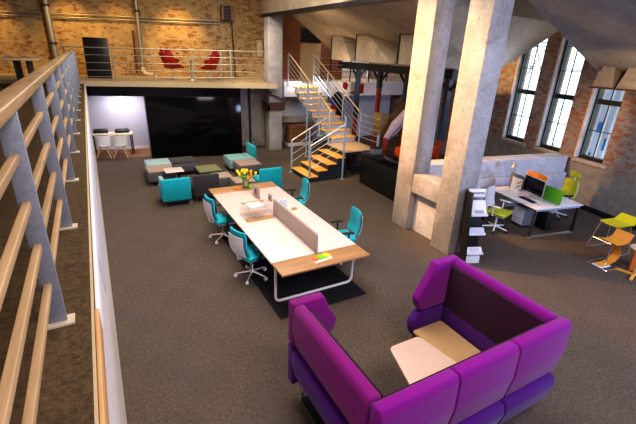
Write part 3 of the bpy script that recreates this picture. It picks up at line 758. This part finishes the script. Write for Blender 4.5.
# organiser
t = thing('desk_organiser', 'clear acrylic desk organiser on a wooden base on the long table', 'organiser', (2.50, 6.80, TZ+.001), 0)
MB().box((-.28, -.23, 0), (.28, -.12, .035), .004).build('wooden_base', 'oak_y', t)
MB().box((-.28, -.118, 0), (.28, .23, .02), .003).build('base_tray', 'table', t)
for x in (-.27, .27): MB().box((x-.005, -.2, .03), (x+.005, .2, .24)).build('side_panel', 'acrylic', t)
for z in (.12, .225): MB().box((-.265, -.2, z), (.265, .2, z+.008)).build('shelf', 'acrylic', t)
MB().box((-.265, -.205, .03), (.265, -.2, .2)).build('front_panel', 'acrylic', t)
MB().box((-.2, -.15, .235), (.1, .1, .26), .004).build('paper_stack', 'paper', t)
MB().box((-.25, .12, .235), (.2, .17, .26), .004).build('wooden_tray', 'oak_y', t)
def leaflet(name, label, p, rz, w, h, mat, mark=True):
    t = thing(name, label, 'holder', p, rz)
    MB().box((-.03, -w/2, 0), (.04, w/2, .008)).build('holder_foot', 'acrylic', t)
    MB().box((-.008, -w/2, .008), (.008, w/2, h), .002).build('card', mat, t)
    if mark: MB().box((-.0095, -w*.12, h*.3), (-.008, w*.12, h*.75)).build('printed_mark', 'dark_steel', t)
leaflet('leaflet_holder', 'tall tan leaflet stand with a dark printed mark beside the organiser', (2.86, 7.80, TZ), R(4), .36, .27, 'screen')
leaflet('leaflet_holder', 'small tan card stand right of the tall leaflet stand', (3.05, 7.45, TZ), R(10), .16, .16, 'screen')
leaflet('paper_sheet', 'pale blue standing sheet just behind the fabric screen', (3.06, 6.88, TZ), R(80), .24, .22, 'bluepaper', False)
t = thing('wooden_block', 'small wooden block on the long table behind the pale blue sheet', 'block', (3.32, 6.82, TZ), R(20))
MB().box((-.07, -.03, 0), (.07, .03, .03), .006).build('block_body', 'oak_y', t); MB().box((-.03, -.02, .03), (.03, .02, .04), .003).build('block_insert', 'orange', t)
# vase
t = thing('flower_vase', 'green glass vase of yellow tulips on the far wooden leaf', 'vase', (2.86, 8.48, TZ+.001)); t.scale = (1.3, 1.3, 1.25)
MB().lathe([(.045, 0), (.055, .05), (.05, .14), (.065, .20), (.06, .2), (.045, .14), (.05, .05), (.04, .012)], n=18).build('vase_glass', 'vase', t)
for k in range(16):
    a = k*2.4; rr = .035+.011*k; h = .30+.05*((k*7) % 5)/5-.004*k
    tip = V((rr*cos(a), rr*sin(a), h))
    s = MB().tube(bez((.02*cos(a), .02*sin(a), .02), (.03*cos(a), .03*sin(a), .2), tip, 5), .005, 5).build('stem', 'leaf', t)
    MB().lathe([(.004, -.012), (.024, .008), (.026, .03), (.017, .052), (.004, .055)], tip, 8).build('tulip_head', 'tulip' if k % 5 else 'tulip_o', s)
for k in range(7):
    a = k*.9; m = MB()
    def lf(u, v, a=a): r = .03+.13*v; return V((r*cos(a)-(u-.5)*.04*sin(pi*v)*sin(a), r*sin(a)+(u-.5)*.04*sin(pi*v)*cos(a), .14+.20*v-.12*v*v))
    m.grid(lf, 2, 6, .002); m.build('tulip_leaf', 'leaf', t)
for lab, p, mt in (('orange item on the far wooden leaf left of the vase', (2.66, 8.50), 'note_o'), ('green item on the far wooden leaf right of the vase', (3.02, 8.5), 'note_g')):
    t = thing('note_pad', lab, 'notepad', (*p, TZ+.001)); MB().box((-.08, -.06, 0), (.08, .06, .025), .003).build('pad_block', mt, t); MB().box((-.079, -.059, .025), (.079, .03, .028)).build('top_sheet', mt, t)
t = thing('paper_sheet', 'white sheet under the coloured note pads on the near wooden leaf', 'paper', (2.82, 4.76, TZ+.001), R(8)); MB().box((-.17, -.09, 0), (.17, .09, .004)).build('sheet', 'paper', t)
for i, (x, mt, nm) in enumerate(((-.115, 'note_o', 'orange'), (.0, 'note_g', 'green'), (.105, 'note_y', 'yellow'))):
    t = thing('note_pad', nm+' sticky note pad on the near wooden leaf of the long table', 'notepad', (2.82+x, 4.77+.01*i, TZ+.006), R(8+10*i), 'coloured sticky pads')
    MB().box((-.05, -.06, 0), (.05, .06, .022), .003).build('pad_block', mt, t); MB().box((-.048, -.058, .0225), (.048, .03, .0245)).build('top_sheet', mt, t)

# ------------------------------------------------------------------ task chairs
def task_chair(label, p, rz, seat='teal', back='teal', shell='shell', base='chrome', cast='plastic_w', arm='rubber', group='teal task chairs at the long table', headrest=False):
    t = thing('task_chair', label, 'office chair', p, rz, group)
    MB().box((-.24, -.22, .44), (.24, .26, .51), .032, seg=3).build('seat', seat, t)
    MB().box((-.2, -.18, .405), (.2, .22, .438), .01).build('seat_pan', shell, t)
    def bk(off):
        def f(u, v):
            a = (u-.5)*2; z = .54+.46*v; w = .225*(1-.10*v*v)
            return V((a*w, -.26-.07*v+.05*sin(pi*min(1, v*1.3))*(-1)*.5+.04*a*a+off, z))
        return f
    m = MB(); m.grid(bk(.0), 8, 8, .038); m.build('backrest', back, t)
    m = MB(); m.grid(lambda u, v: bk(-.04)(.04+.92*u, .03+.80*v), 8, 6, .010); m.build('back_shell', shell, t)
    MB().tube([(0, -.12, .42), (0, -.28, .46), (0, -.335, .68)], .022, 6).build('back_support', shell, t)
    for sx in (-1, 1):
        ap = MB().tube([(sx*.2, -.02, .42), (sx*.28, -.02, .44), (sx*.29, -.02, .66)], .017, 6).build('arm_post', arm, t)
        MB().box((sx*.29-.035, -.12, .655), (sx*.29+.035, .14, .685), .012).build('arm_pad', arm, ap)
    MB().tube([(0, 0, .09), (0, 0, .41)], .025, 10).build('gas_lift', base, t)
    for k in range(5):
        a = k*2*pi/5+.3; q = (.29*cos(a), .29*sin(a))
        ba = MB().tube([(0, 0, .115), (q[0], q[1], .075)], [.026, .016], 6).build('base_arm', base, t)
        cst = MB(); mt = Matrix.Translation((q[0], q[1], .032)) @ Matrix.Rotation(a, 4, 'Z') @ Matrix.Rotation(R(90), 4, 'X')
        cst.lathe([(.02, -.024), (.032, -.02), (.032, .02), (.02, .024)], n=12, mat=mt).tube([(q[0], q[1], .03), (q[0], q[1], .08)], .01, 6); cst.build('caster', cast, ba)
    if headrest: MB().box((-.15, -.34, 1.06), (.15, -.30, 1.22), .018).build('headrest', back, t); MB().tube([(0, -.34, .9), (0, -.34, 1.1)], .015, 6).build('headrest_stem', shell, t)
    return t
c1 = task_chair('teal task chair on the left side of the long table, farther one by the lounge', (2.02, 7.55, 0), R(-82))
dup(c1, (2.04, 5.86, 0), R(-72), 'teal task chair on the left side of the long table, nearer one')
dup(c1, (3.82, 7.85, 0), R(78), 'teal task chair on the right side of the long table, farther one')
dup(c1, (3.86, 5.78, 0), R(80), 'teal task chair on the right side of the long table, nearer one')

# ------------------------------------------------------------------ purple booth
bt = thing('booth_sofa', 'large purple high-backed seating booth in the foreground with a table inside', 'booth', (2.7, 2.35, 0))
X0, X1, Y0, Y1 = 1.49, 3.96, 1.565, 3.16; TOPZ = 1.35
def upperprof(t=.15, zs=.76):      # (outward distance, z) cross-section, outside at -, going round
    return [(0.0, 1.30), (.03, TOPZ), (t-.03, TOPZ), (t, 1.3), (t, zs+.03), (.035, zs), (-.01, (zs+1.3)/2)]
def lowerprof(t=.18, zs=.76, zl=.18):
    return [(-.025, zs-.15), (.0, zs-.04), (t, zs-.03), (t, zl+.01), (.11, zl), (.03, zl+.16)]
def panel(side, a, b, prof, mat, name, bev=.022, inset=0):
    # side: 'L' outward -x, 'R' outward +x, 'N' outward -y
    if side == 'N': pts = [(Y0+p[0]+inset, p[1]) for p in prof]; m = MB().prism(pts, 0, a, b, bev, seg=3)
    if side == 'L': pts = [(X0+p[0]+inset, p[1]) for p in prof]; m = MB().prism(pts, 1, a, b, bev, seg=3)
    if side == 'R': pts = [(X1-p[0]-inset, p[1]) for p in prof]; m = MB().prism(pts, 1, a, b, bev, seg=3)
    return m.build(name, mat, bt, world=True)
for a, b in ((X0+.02, 2.335), (2.345, 3.125), (3.135, X1-.0)):
    panel('N', a, b, upperprof(zs=.68), 'purple', 'upper_panel'); panel('N', a, b, lowerprof(zs=.68, zl=.12), 'purple_d', 'lower_panel')
for sd, mt, zs_, zl_ in (('L', 'purple_m', .82, .26), ('R', 'purple', .68, .16)):
    panel(sd, Y0+.155, Y1-.115, upperprof(zs=zs_), mt, 'upper_panel'); panel(sd, Y0+.185, Y1-.115, lowerprof(zs=zs_, zl=zl_), 'purple_d', 'lower_panel')
def wing(x, s, w0=.36, w1=.62, q=.70, mt='purple'):
    # screens turning the far corners, seen from the open side
    up = [(x, TOPZ), (x+s*w0, TOPZ), (x+s*(w0+.06), 1.2), (x+s*w1, q+.20), (x+s*(w1-.02), q+.10), (x+s*(w1-.08), q), (x, q)]
    lo = [(x, q-.03), (x+s*(w1-.08), q-.03), (x+s*(w1+.02), q-.14), (x+s*(w1+.03), q-.24), (x+s*(w1-.03), .28), (x, .26)]
    MB().prism(up, 1, Y1-.11, Y1+.02, .022, seg=3).build('wing_panel', mt, bt, world=True)
    MB().prism(lo, 1, Y1-.11, Y1+.02, .022, seg=3).build('wing_panel', 'purple_d', bt, world=True)
wing(X0+.01, 1, .38, .56, .82, 'purple_m'); wing(X1-.01, -1, .42, .66, .68)
# dark plum sheets that paint the shade inside the booth
MB().box((X1-.175, Y0+.17, .32), (X1-.146, Y1-.12, 1.27), .003).build('inner_shade', 'purple_shade', bt, world=True)
MB().box((X0+.152, Y0+.2, .32), (X0+.20, Y1-.12, 1.27), .003).build('inner_shade', 'purple_shade', bt, world=True)
MB().box((X0+.2, Y0+.152, .32), (X1-.2, Y0+.19, 1.27), .003).build('inner_shade', 'purple_shade', bt, world=True)
for x0, x1 in ((X1-.72, X1-.21), (X0+.21, X0+.72)):
    MB().box((x0, Y0+.19, .22), (x1, Y1-.13, .38), .03).build('seat_base', 'purple_shade', bt, world=True)
    MB().box((x0-.0, Y0+.20, .385), (x1, Y1-.14, .45), .028, seg=3).build('seat_cushion', 'seatpad', bt, world=True)
for x in (X0+.12, X1-.16):
    for y in (Y0+.25, Y1-.12):
        sx = -1 if x < 2.5 else 1
        MB().tube([(x, y-.08, .24), (x+sx*.0, y-.02, .012), (x, y+.08, .24)], .012, 6).build('leg', 'chrome', bt, world=True)
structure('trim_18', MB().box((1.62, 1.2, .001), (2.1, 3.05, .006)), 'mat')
t = thing('booth_table', 'small pinkish white rounded table inside the purple booth', 'table', (2.70, 2.2, 0))
MB().prism([(p.x, p.y) for p in fillet([(-.42, -.38, 0), (.40, -.38, 0), (.27, .46, 0), (-.17, .46, 0)], .06, 4, True)], 2, .695, .72, .004).build('table_top', 'table_b', t)
MB().tube([(-.1, .0, .02), (-.1, .0, .695)], .03).build('pedestal', 'black', t); MB().lathe([(.24, 0), (.23, .02)], (-.1, 0, 0), 24).build('base_plate', 'black', t)

# ------------------------------------------------------------------ brochure rack
t = thing('brochure_rack', 'tall slim brochure stand with black sides and leaflets, beside the near column', 'rack', (6.12, 4.42, .003), R(-22)); t.rotation_euler[0] = R(-8); t.scale = (1.2, 1, 1)
MB().box((-.175, -.04, 0), (-.150, .21, 1.46), .004).build('side_panel', 'black', t)
MB().box((-.148, .19, .0), (.14, .21, 1.46), .004).build('back_panel', 'black', t)
MB().box((-.145, .14, 1.34), (.135, .188, 1.50), .004).build('header', 'plastic_w', t)
MB().box((-.11, .136, 1.41), (.11, .14, 1.435)).build('header_print', 'greyfelt', t)
for i, z in enumerate((1.0, .62, .22)):
    s = MB().prism([(-.04, z), (.188, z), (.188, z+.02), (-.02, z+.02), (-.04, z+.05)], 0, -.145, .135).build('shelf', 'shell', t)
    hh = .28 if i == 0 else .13; MB().prism([(-.015, z+.022), (.005, z+.022), (.15*hh/.28, z+hh), (.15*hh/.28-.02, z+hh)], 0, -.13, .13).build('leaflet', 'paper' if i != 1 else 'bluepaper', s)
    MB().prism([(-.006, z+.05), (-.003, z+.05), (.038, z+.11), (.035, z+.11)], 0, -.08, .08).build('leaflet_picture', 'lilac' if i else 'steelblue', t)
MB().box((-.145, .06, .0), (.135, .18, .16), .01).build('base_box', 'plastic_w', t)

# ------------------------------------------------------------------ workstation by the windows
DK = tr(8.29, 4.70, 0, R(-11)); DA = R(-11)
def dk(x, y, z): return tuple(DK @ V((x, y, z)))
t = thing('work_desk', 'white topped double desk with dark loop legs by the windows', 'desk', dk(0, 0, 0), DA)
MB().box((0, 0, .71), (1.40, 1.55, .74), .005).build('desk_top', 'table_w', t)
MB().box((.05, .03, .66), (1.35, .07, .708)).build('front_beam', 'steelblue', t)
for y in (.04, 1.5):
    for x in (.03, 1.32): MB().box((x, y, .036), (x+.05, y+.05, .708)).build('leg', 'dark_steel', t)
    MB().box((.03, y, 0), (1.37, y+.05, .035)).build('leg_foot', 'steel', t)
t = thing('drawer_pedestal', 'small dark drawer unit with pale drawer fronts under the window desk', 'cabinet', dk(.30, .55, 0), DA)
MB().box((0, 0, .05), (.40, .35, .52), .008).build('cabinet_body', 'greyfelt', t)
for z in (.08, .225, .37): MB().box((-.008, .01, z), (-.001, .34, z+.135)).build('drawer', 'bluepaper', t)
MB().box((.02, .02, 0), (.38, .33, .05)).build('plinth', 'black', t)
t = thing('computer_case', 'black computer case on the floor under the window desk', 'computer', dk(.75, .3, 0), DA)
MB().box((0, 0, 0.01), (.2, .45, .42), .01).build('case_body', 'black', t); MB().box((.02, -.006, .04), (.18, 0, .40)).build('front_cover', 'dark_steel', t)
t = thing('monitor', 'silver framed monitor with a dark screen on the window desk', 'monitor', dk(.48, .66, .741), DA+R(-4))
MB().prism([(p.y, p.z) for p in fillet([(0, -.32, .08), (0, .32, .08), (0, .32, .50), (0, -.32, .50)], .02, 3, True)], 0, 0, .025, .003).build('monitor_case', 'steel', t)
MB().box((-.003, -.305, .12), (-.0, .305, .485)).build('display', 'gloss', t)
MB().box((.03, -.08, .01), (.045, .08, .25)).build('stand_neck', 'steel', t); MB().box((-.08, -.11, 0), (.12, .11, .01), .003).build('stand_foot', 'steel', t)
t = thing('keyboard', 'black keyboard in front of the monitor on the window desk', 'keyboard', dk(.27, .55, .741), DA)
MB().box((-.07, -.22, 0), (.07, .22, .015), .004).build('keyboard_case', 'black', t)
m = MB()
for i in range(5):
    for j in range(14): m.box((-.06+i*.025, -.21+j*.03, .0155), (-.04+i*.025, -.186+j*.03, .02))
m.build('keys', 'dark_steel', t)
t = thing('computer_mouse', 'small dark mouse beside the keyboard', 'mouse', dk(.26, .20, .741), DA); MB().box((-.05, -.03, 0), (.05, .03, .03), .014).build('mouse_body', 'copper', t); MB().box((-.04, -.003, .03), (-.02, .003, .034)).build('wheel', 'black', t)
def divider(label, x, y0, y1, h, mat, r=.08):
    t = thing('desk_divider', label, 'divider', dk(x, (y0+y1)/2, .741), DA)
    L = (y1-y0)/2
    MB().prism([(p.y, p.z) for p in fillet([(0, -L, .03), (0, L, .03), (0, L, h), (0, -L, h)], r, 4, True)], 0, -.018, .018, .006).build('felt_panel', mat, t)
    for s in (-.6, .6): MB().box((-.03, s*L-.03, 0), (.03, s*L+.03, .05), .004).build('clamp', 'steel', t)
divider('green felt divider on the near side of the window desk', .63, -.02, .50, .38, 'green')
divider('orange felt divider on the far side of the window desk', 1.12, .90, 1.50, .42, 'orange')
divider('grey felt divider behind the flower card on the window desk', .50, .98, 1.42, .42, 'greyfelt')
t = thing('flower_card', 'white card with a red and green flower picture leaning on the grey divider', 'card', dk(.42, 1.10, .741), DA+R(4))
MB().box((-.005, -.14, 0), (.005, .16, .36), .002).build('card_sheet', 'paper', t)
for k in range(9):
    MB().lathe([(.022, -.001), (.022, .001)], n=8, mat=Matrix.Translation((-.0065, -.11+.05*((k*3) % 4)/1.6, .10+.028*k*.9)) @ Matrix.Rotation(R(90), 4, 'Y')).build('printed_flower', ['magenta', 'leaf', 'tulip_o'][k % 3], t)
t = thing('desk_lamp', 'grey conical desk lamp at the back of the window desk', 'lamp', dk(.62, 1.46, .741), DA)
MB().lathe([(.08, 0), (.08, .015), (.02, .02)], n=16).build('lamp_base', 'steel', t)
MB().tube([(0, 0, .02), (.05, 0, .32), (-.05, 0, .62)], .010, 6).build('lamp_arm', 'steel', t)
MB().lathe([(.075, 0), (.055, .05), (.025, .10), (.012, .13)], (-.06, 0, .54), 16).build('lamp_shade', 'conduit', t)
task_chair('lime seated white task chair left of the window desk', (7.98, 5.40, 0), R(-165), 'lime', 'shell', 'plastic_w', 'plastic_w', 'rubber', 'plastic_w', 'lime task chairs at the window desk')
task_chair('lime mesh backed task chair with a headrest behind the window desk', (10.27, 5.34, 0), R(74), 'lime', 'lime', 'shell', 'plastic_w', 'rubber', 'rubber', 'lime task chairs at the window desk', True)
t = thing('side_desk', 'white side desk with dark underside between the rack and the lime chair', 'desk', (7.85, 6.22, 0), R(-9))
MB().box((-1.0, -.3, .69), (.5, .22, .72), .005).build('desk_top', 'table_w', t)
for x in (-.95, -.2, .4): MB().box((x, -.26, 0), (x+.05, .18, .69)).build('leg', 'dark_steel', t)
MB().box((-.85, -.2, .1), (-.3, .15, .6), .01).build('dark_cabinet', 'black', t)

# ------------------------------------------------------------------ chairs at the right edge
t = thing('shell_stool', 'lime green shell seat on tall thin chrome legs at the right edge near the wall', 'stool', (9.40, 3.57, 0), R(82))
def f(u, v):
    a = (u-.5)*2
    if v < .55: y = .24-v/.55*.44; z = .65+.02*a*a
    else: q = (v-.55)/.45; y = -.20-.20*q; z = .65+.13*q
    return V((a*(.22-.02*v), y, z))
m = MB(); m.grid(f, 8, 14, .014); m.build('seat_shell', 'lime2', t)
for s in (-1, 1):
    MB().tube(fillet([(s*.2, .2, .64), (s*.26, .34, .015), (s*.26, -.30, .015), (s*.2, -.14, .64)], .05), .010, 6).build('leg', 'steel', t)
MB().tube([(-.24, .27, .28), (.24, .27, .28)], .009, 6).build('cross_bar', 'steel', t)
t = thing('cantilever_chair', 'orange S-curved chair with a chrome wire base at the right edge', 'chair', (8.70, 3.24, 0), R(-8))
prof = fillet([(-.27, 0, .58), (-.20, 0, .54), (.10, 0, .52), (.18, 0, .57), (.25, 0, .71)], .12, 5)
def sf(pr, w):
    def g(u, v):
        i = v*(len(pr)-1); k = min(int(i), len(pr)-2); p = pr[k].lerp(pr[k+1], i-k); return V((p.x, (u-.5)*w, p.z))
    return g
m = MB(); m.grid(sf(prof, .34), 4, 26, .014); m.build('seat_shell', 'orange_p', t)
p2 = fillet([(-.16, 0, .53), (.05, 0, .44), (.24, 0, .20), (.04, 0, .05), (-.26, 0, .045)], .14, 6)
m = MB(); m.grid(sf(p2, .15), 3, 26, .012); m.build('s_support', 'orange_p', t)
MB().tube(fillet([(-.32, -.2, .012), (.28, -.2, .012), (.28, .2, .012), (-.32, .2, .012)], .04, 3, True), .009, 6, True).build('wire_base', 'chrome', t)
MB().tube([(-.05, 0, .02), (-.05, 0, .52)], .015, 6).build('support_rod', 'chrome', t)
MB().box((-.3, -.1, .006), (-.02, .1, .03), .004).build('foot_pad', 'plastic_w', t)
t = thing('wooden_easel_chair', 'tall orange stained wooden folding frame at the right photo edge', 'frame', (9.12, 2.84, 0), R(30))
MB().prism([(-.22, 0), (-.08, 0), (.16, .98), (.04, .98)], 1, -.19, -.11, .006).build('slanted_board', 'orange_w', t)
MB().prism([(-.22, 0), (-.08, 0), (.16, .98), (.04, .98)], 1, .11, .19, .006).build('slanted_board', 'orange_w', t)
MB().box((-.05, -.12, .50), (.05, .12, .54), .004).build('cross_bar', 'orange_w', t); MB().box((.05, -.12, .86), (.12, .12, .92), .004).build('cross_bar', 'orange_w', t)
t = thing('cross_base_stool', 'pale round topped stool on a wooden cross base at the lower right edge', 'stool', (8.72, 2.76, 0), R(15))
MB().lathe([(.20, .56), (.21, .575), (.20, .59)], n=24).build('stool_top', 'ply', t)
MB().tube([(0, 0, .05), (0, 0, .56)], .03, 8).build('post', 'oak_y', t)
for a in (0, 90): MB().box((-.30, -.025, .0), (.30, .025, .045), .008, Matrix.Rotation(R(a), 4, 'Z')).build('base_bar', 'tread', t)

# ------------------------------------------------------------------ outside the windows
t = thing('outside_building', 'pale building with blue panels seen through the rightmost window', 'building', (19, 8.3, 0))
MB().box((18.6, 7.3, -1), (19.6, 9.25, 3.0)).build('facade_wall', 'facade', t, world=True)
for y0, y1, z0, z1 in ((7.7, 8.25, -.6, 2.9), (8.35, 8.5, .4, .9), (8.7, 8.9, 1.1, 1.5), (8.9, 9.1, -.4, .2)): MB().box((18.5, y0, z0), (18.6, y1, z1)).build('blue_panel', 'facade_b', t, world=True)
for y in (8.3, 8.6, 8.95, 8.0): MB().box((18.42, y, -1), (18.5, y+.06, 4)).build('mullion', 'out_steel', t, world=True)
t = thing('steel_lattice', 'thin grey steel lattice outside the two left windows', 'structure', (17, 11, 0))
for a, b in (((17, 9, 3.5), (17, 13.4, 3.6)), ((17, 9.2, -.5), (17, 12, 5.5)), ((17, 10.6, 5), (17, 13, 1)), ((17, 9.5, 4.4), (17, 12.2, 4.6)), ((17, 8.6, 3.1), (17, 10.6, 1.2)), ((17, 11.5, -1), (17, 11.6, 6))):
    MB().tube([a, b], .025, 5).build('strut', 'out_steel', t, world=True)

# ------------------------------------------------------------------ lamps
def area(name, loc, rot, size, power, col, sy=None):
    l = bpy.data.lights.new(name, 'AREA'); l.energy = power; l.color = col; l.size = size
    if sy: l.shape = 'RECTANGLE'; l.size_y = sy
    o = bpy.data.objects.new(name, l); C.objects.link(o); o.location = loc; o.rotation_euler = rot; return o
def spot(name, loc, target, power, col, ang=60, blend=.6, r=.08):
    l = bpy.data.lights.new(name, 'SPOT'); l.energy = power; l.color = col; l.spot_size = R(ang); l.spot_blend = blend; l.shadow_soft_size = r
    o = bpy.data.objects.new(name, l); C.objects.link(o); o.location = loc
    o.rotation_euler = (V(target)-V(loc)).to_track_quat('-Z', 'Y').to_euler(); return o
area('ceiling_light', (2.6, 6.5, 6.4), (0, 0, 0), 3.5, 400, (1, .88, .76), 6)
area('ceiling_light', (2.8, 12.0, 6.4), (0, 0, 0), 3, 230, (1, .86, .70), 3)
area('ceiling_light', (2.4, -.5, 6.2), (R(25), 0, 0), 3, 300, (1, .84, .84), 2.5)
o = area('cool_fill', (9.0, -2.4, 3.2), (0, 0, 0), 2.2, 420, (.48, .62, 1), 1.6)  # added cool fill behind the camera for the columns, no roof opening
o.rotation_euler = (V((7.3, 5, 2.2))-V((9.0, -2.4, 3.2))).to_track_quat('-Z', 'Y').to_euler()
for a, b in ops:
    c = (a+b)/2; o = area('window_daylight', WW(c, 2.2, 6.9), (0, 0, 0), 1.2, 420, (.76, .86, 1), 1.2)
    o.rotation_euler = (-V((O_.x, O_.y, 1.25))).to_track_quat('-Z', 'Y').to_euler()
for u, p in ((-3.2, 300), (-.6, 330), (.9, 200), (3.0, 420)):
    spot('wall_spot', BW(u, 1.0, 5.9), BW(u, 2.6, 3.6), p, (1, .58, .16), 66, 1, .05)
spot('wall_wash', BW(2.0, -2.0, 6.2), BW(2.2, 2.6, 3.2), 120, (1, .66, .28), 80, 1, .3)
spot('column_spot', (2.6, 8.2, 5.2), (6.0, 6.0, 2.9), 2300, (1, .50, .17), 56, .6, .2)
spot('column_spot', (3.6, 13.0, 5.6), (6.2, 14.8, 2.5), 420, (1, .76, .52), 60, .7, .2)  # added spot to brighten the far pillar
spot('hopper_spot', (6.9, 11.5, 2.9), (8.8, 12.6, 4.2), 60, (1, .70, .42), 130, .9, .2)
spot('hopper_spot', (5.0, 10.5, 4.3), (8.2, 11.5, 4.0), 80, (1, .72, .42), 110, .9, .2)
spot('stair_spot', (4.8, 9.6, 5.6), (6.6, 11.3, .6), 700, (1, .66, .30), 36, .7, .1)
spot('stair_spot', (5.2, 9.0, 5.6), (7.6, 13.0, 1.8), 280, (1, .84, .66), 45, .7, .1)
spot('spout_spot', (8.6, 3.6, 3.1), (10.3, 4.8, 3.6), 75, (1, .62, .22), 70, .8, .1)
spot('brick_spot', (10.3, 9.6, 4.4), (12.2, 9.3, 2.6), 260, (1, .66, .28), 80, .8, .1)
spot('daylight_spot', WW(2.9, -.5, 2.6), (9.5, 8.2, 4.2), 160, (.62, .74, 1), 100, .9, .4)
area('back_light', (10.5, 17.4, 5.6), (0, 0, 0), 2, 110, (1, .9, .85), 2)
spot('fascia_fill', (9.0, 12.8, 2.9), (10.4, 15.0, 2.3), 90, (1, .82, .72), 80, .8, .1)  # added fill light to brighten the white fascia
spot('stair_head_spot', (8.2, 16.6, 6.2), (8.2, 17.3, 3.4), 60, (1, .60, .28), 90, .8, .1)
area('room_light', BW(.8, 1.0, 2.1), (0, 0, 0), .8, 26, (1, .92, .95), .5)
area('under_light', (7.6, 14.6, 2.9), (0, 0, 0), .8, 22, (.9, .92, 1), .5)
spot('balcony_spot', (-1.8, 3.5, 6.2), (-.5, 3.0, 2.6), 60, (1, .74, .42), 90, .8, .2)

w = bpy.data.worlds.new('world'); bpy.context.scene.world = w; w.use_nodes = True
bg = w.node_tree.nodes['Background']; bg.inputs[0].default_value = (.86, .93, 1, 1); bg.inputs[1].default_value = 2.2

# ------------------------------------------------------------------ camera
th, rr, psi = R(22.243), R(2.472), R(29.756)
fw = V((sin(psi)*cos(th), cos(psi)*cos(th), -sin(th))); rt = V((cos(psi), -sin(psi), 0)); up = rt.cross(fw)
rt2 = rt*cos(rr)+up*sin(rr); up2 = up*cos(rr)-rt*sin(rr)
cam = bpy.data.cameras.new('camera'); co = bpy.data.objects.new('camera', cam); C.objects.link(co)
cam.sensor_width = 36; cam.lens = 392.57/636*36; cam.clip_start = .02
mt = Matrix.Identity(4)
for i in range(3): mt[i][0] = rt2[i]; mt[i][1] = up2[i]; mt[i][2] = -fw[i]
mt[0][3], mt[1][3], mt[2][3] = 0, 0, 3.8
co.matrix_world = mt; bpy.context.scene.camera = co
vs = bpy.context.scene.view_settings; vs.view_transform = 'Standard'; vs.look = 'Medium High Contrast'; vs.exposure = 0; vs.gamma = 1
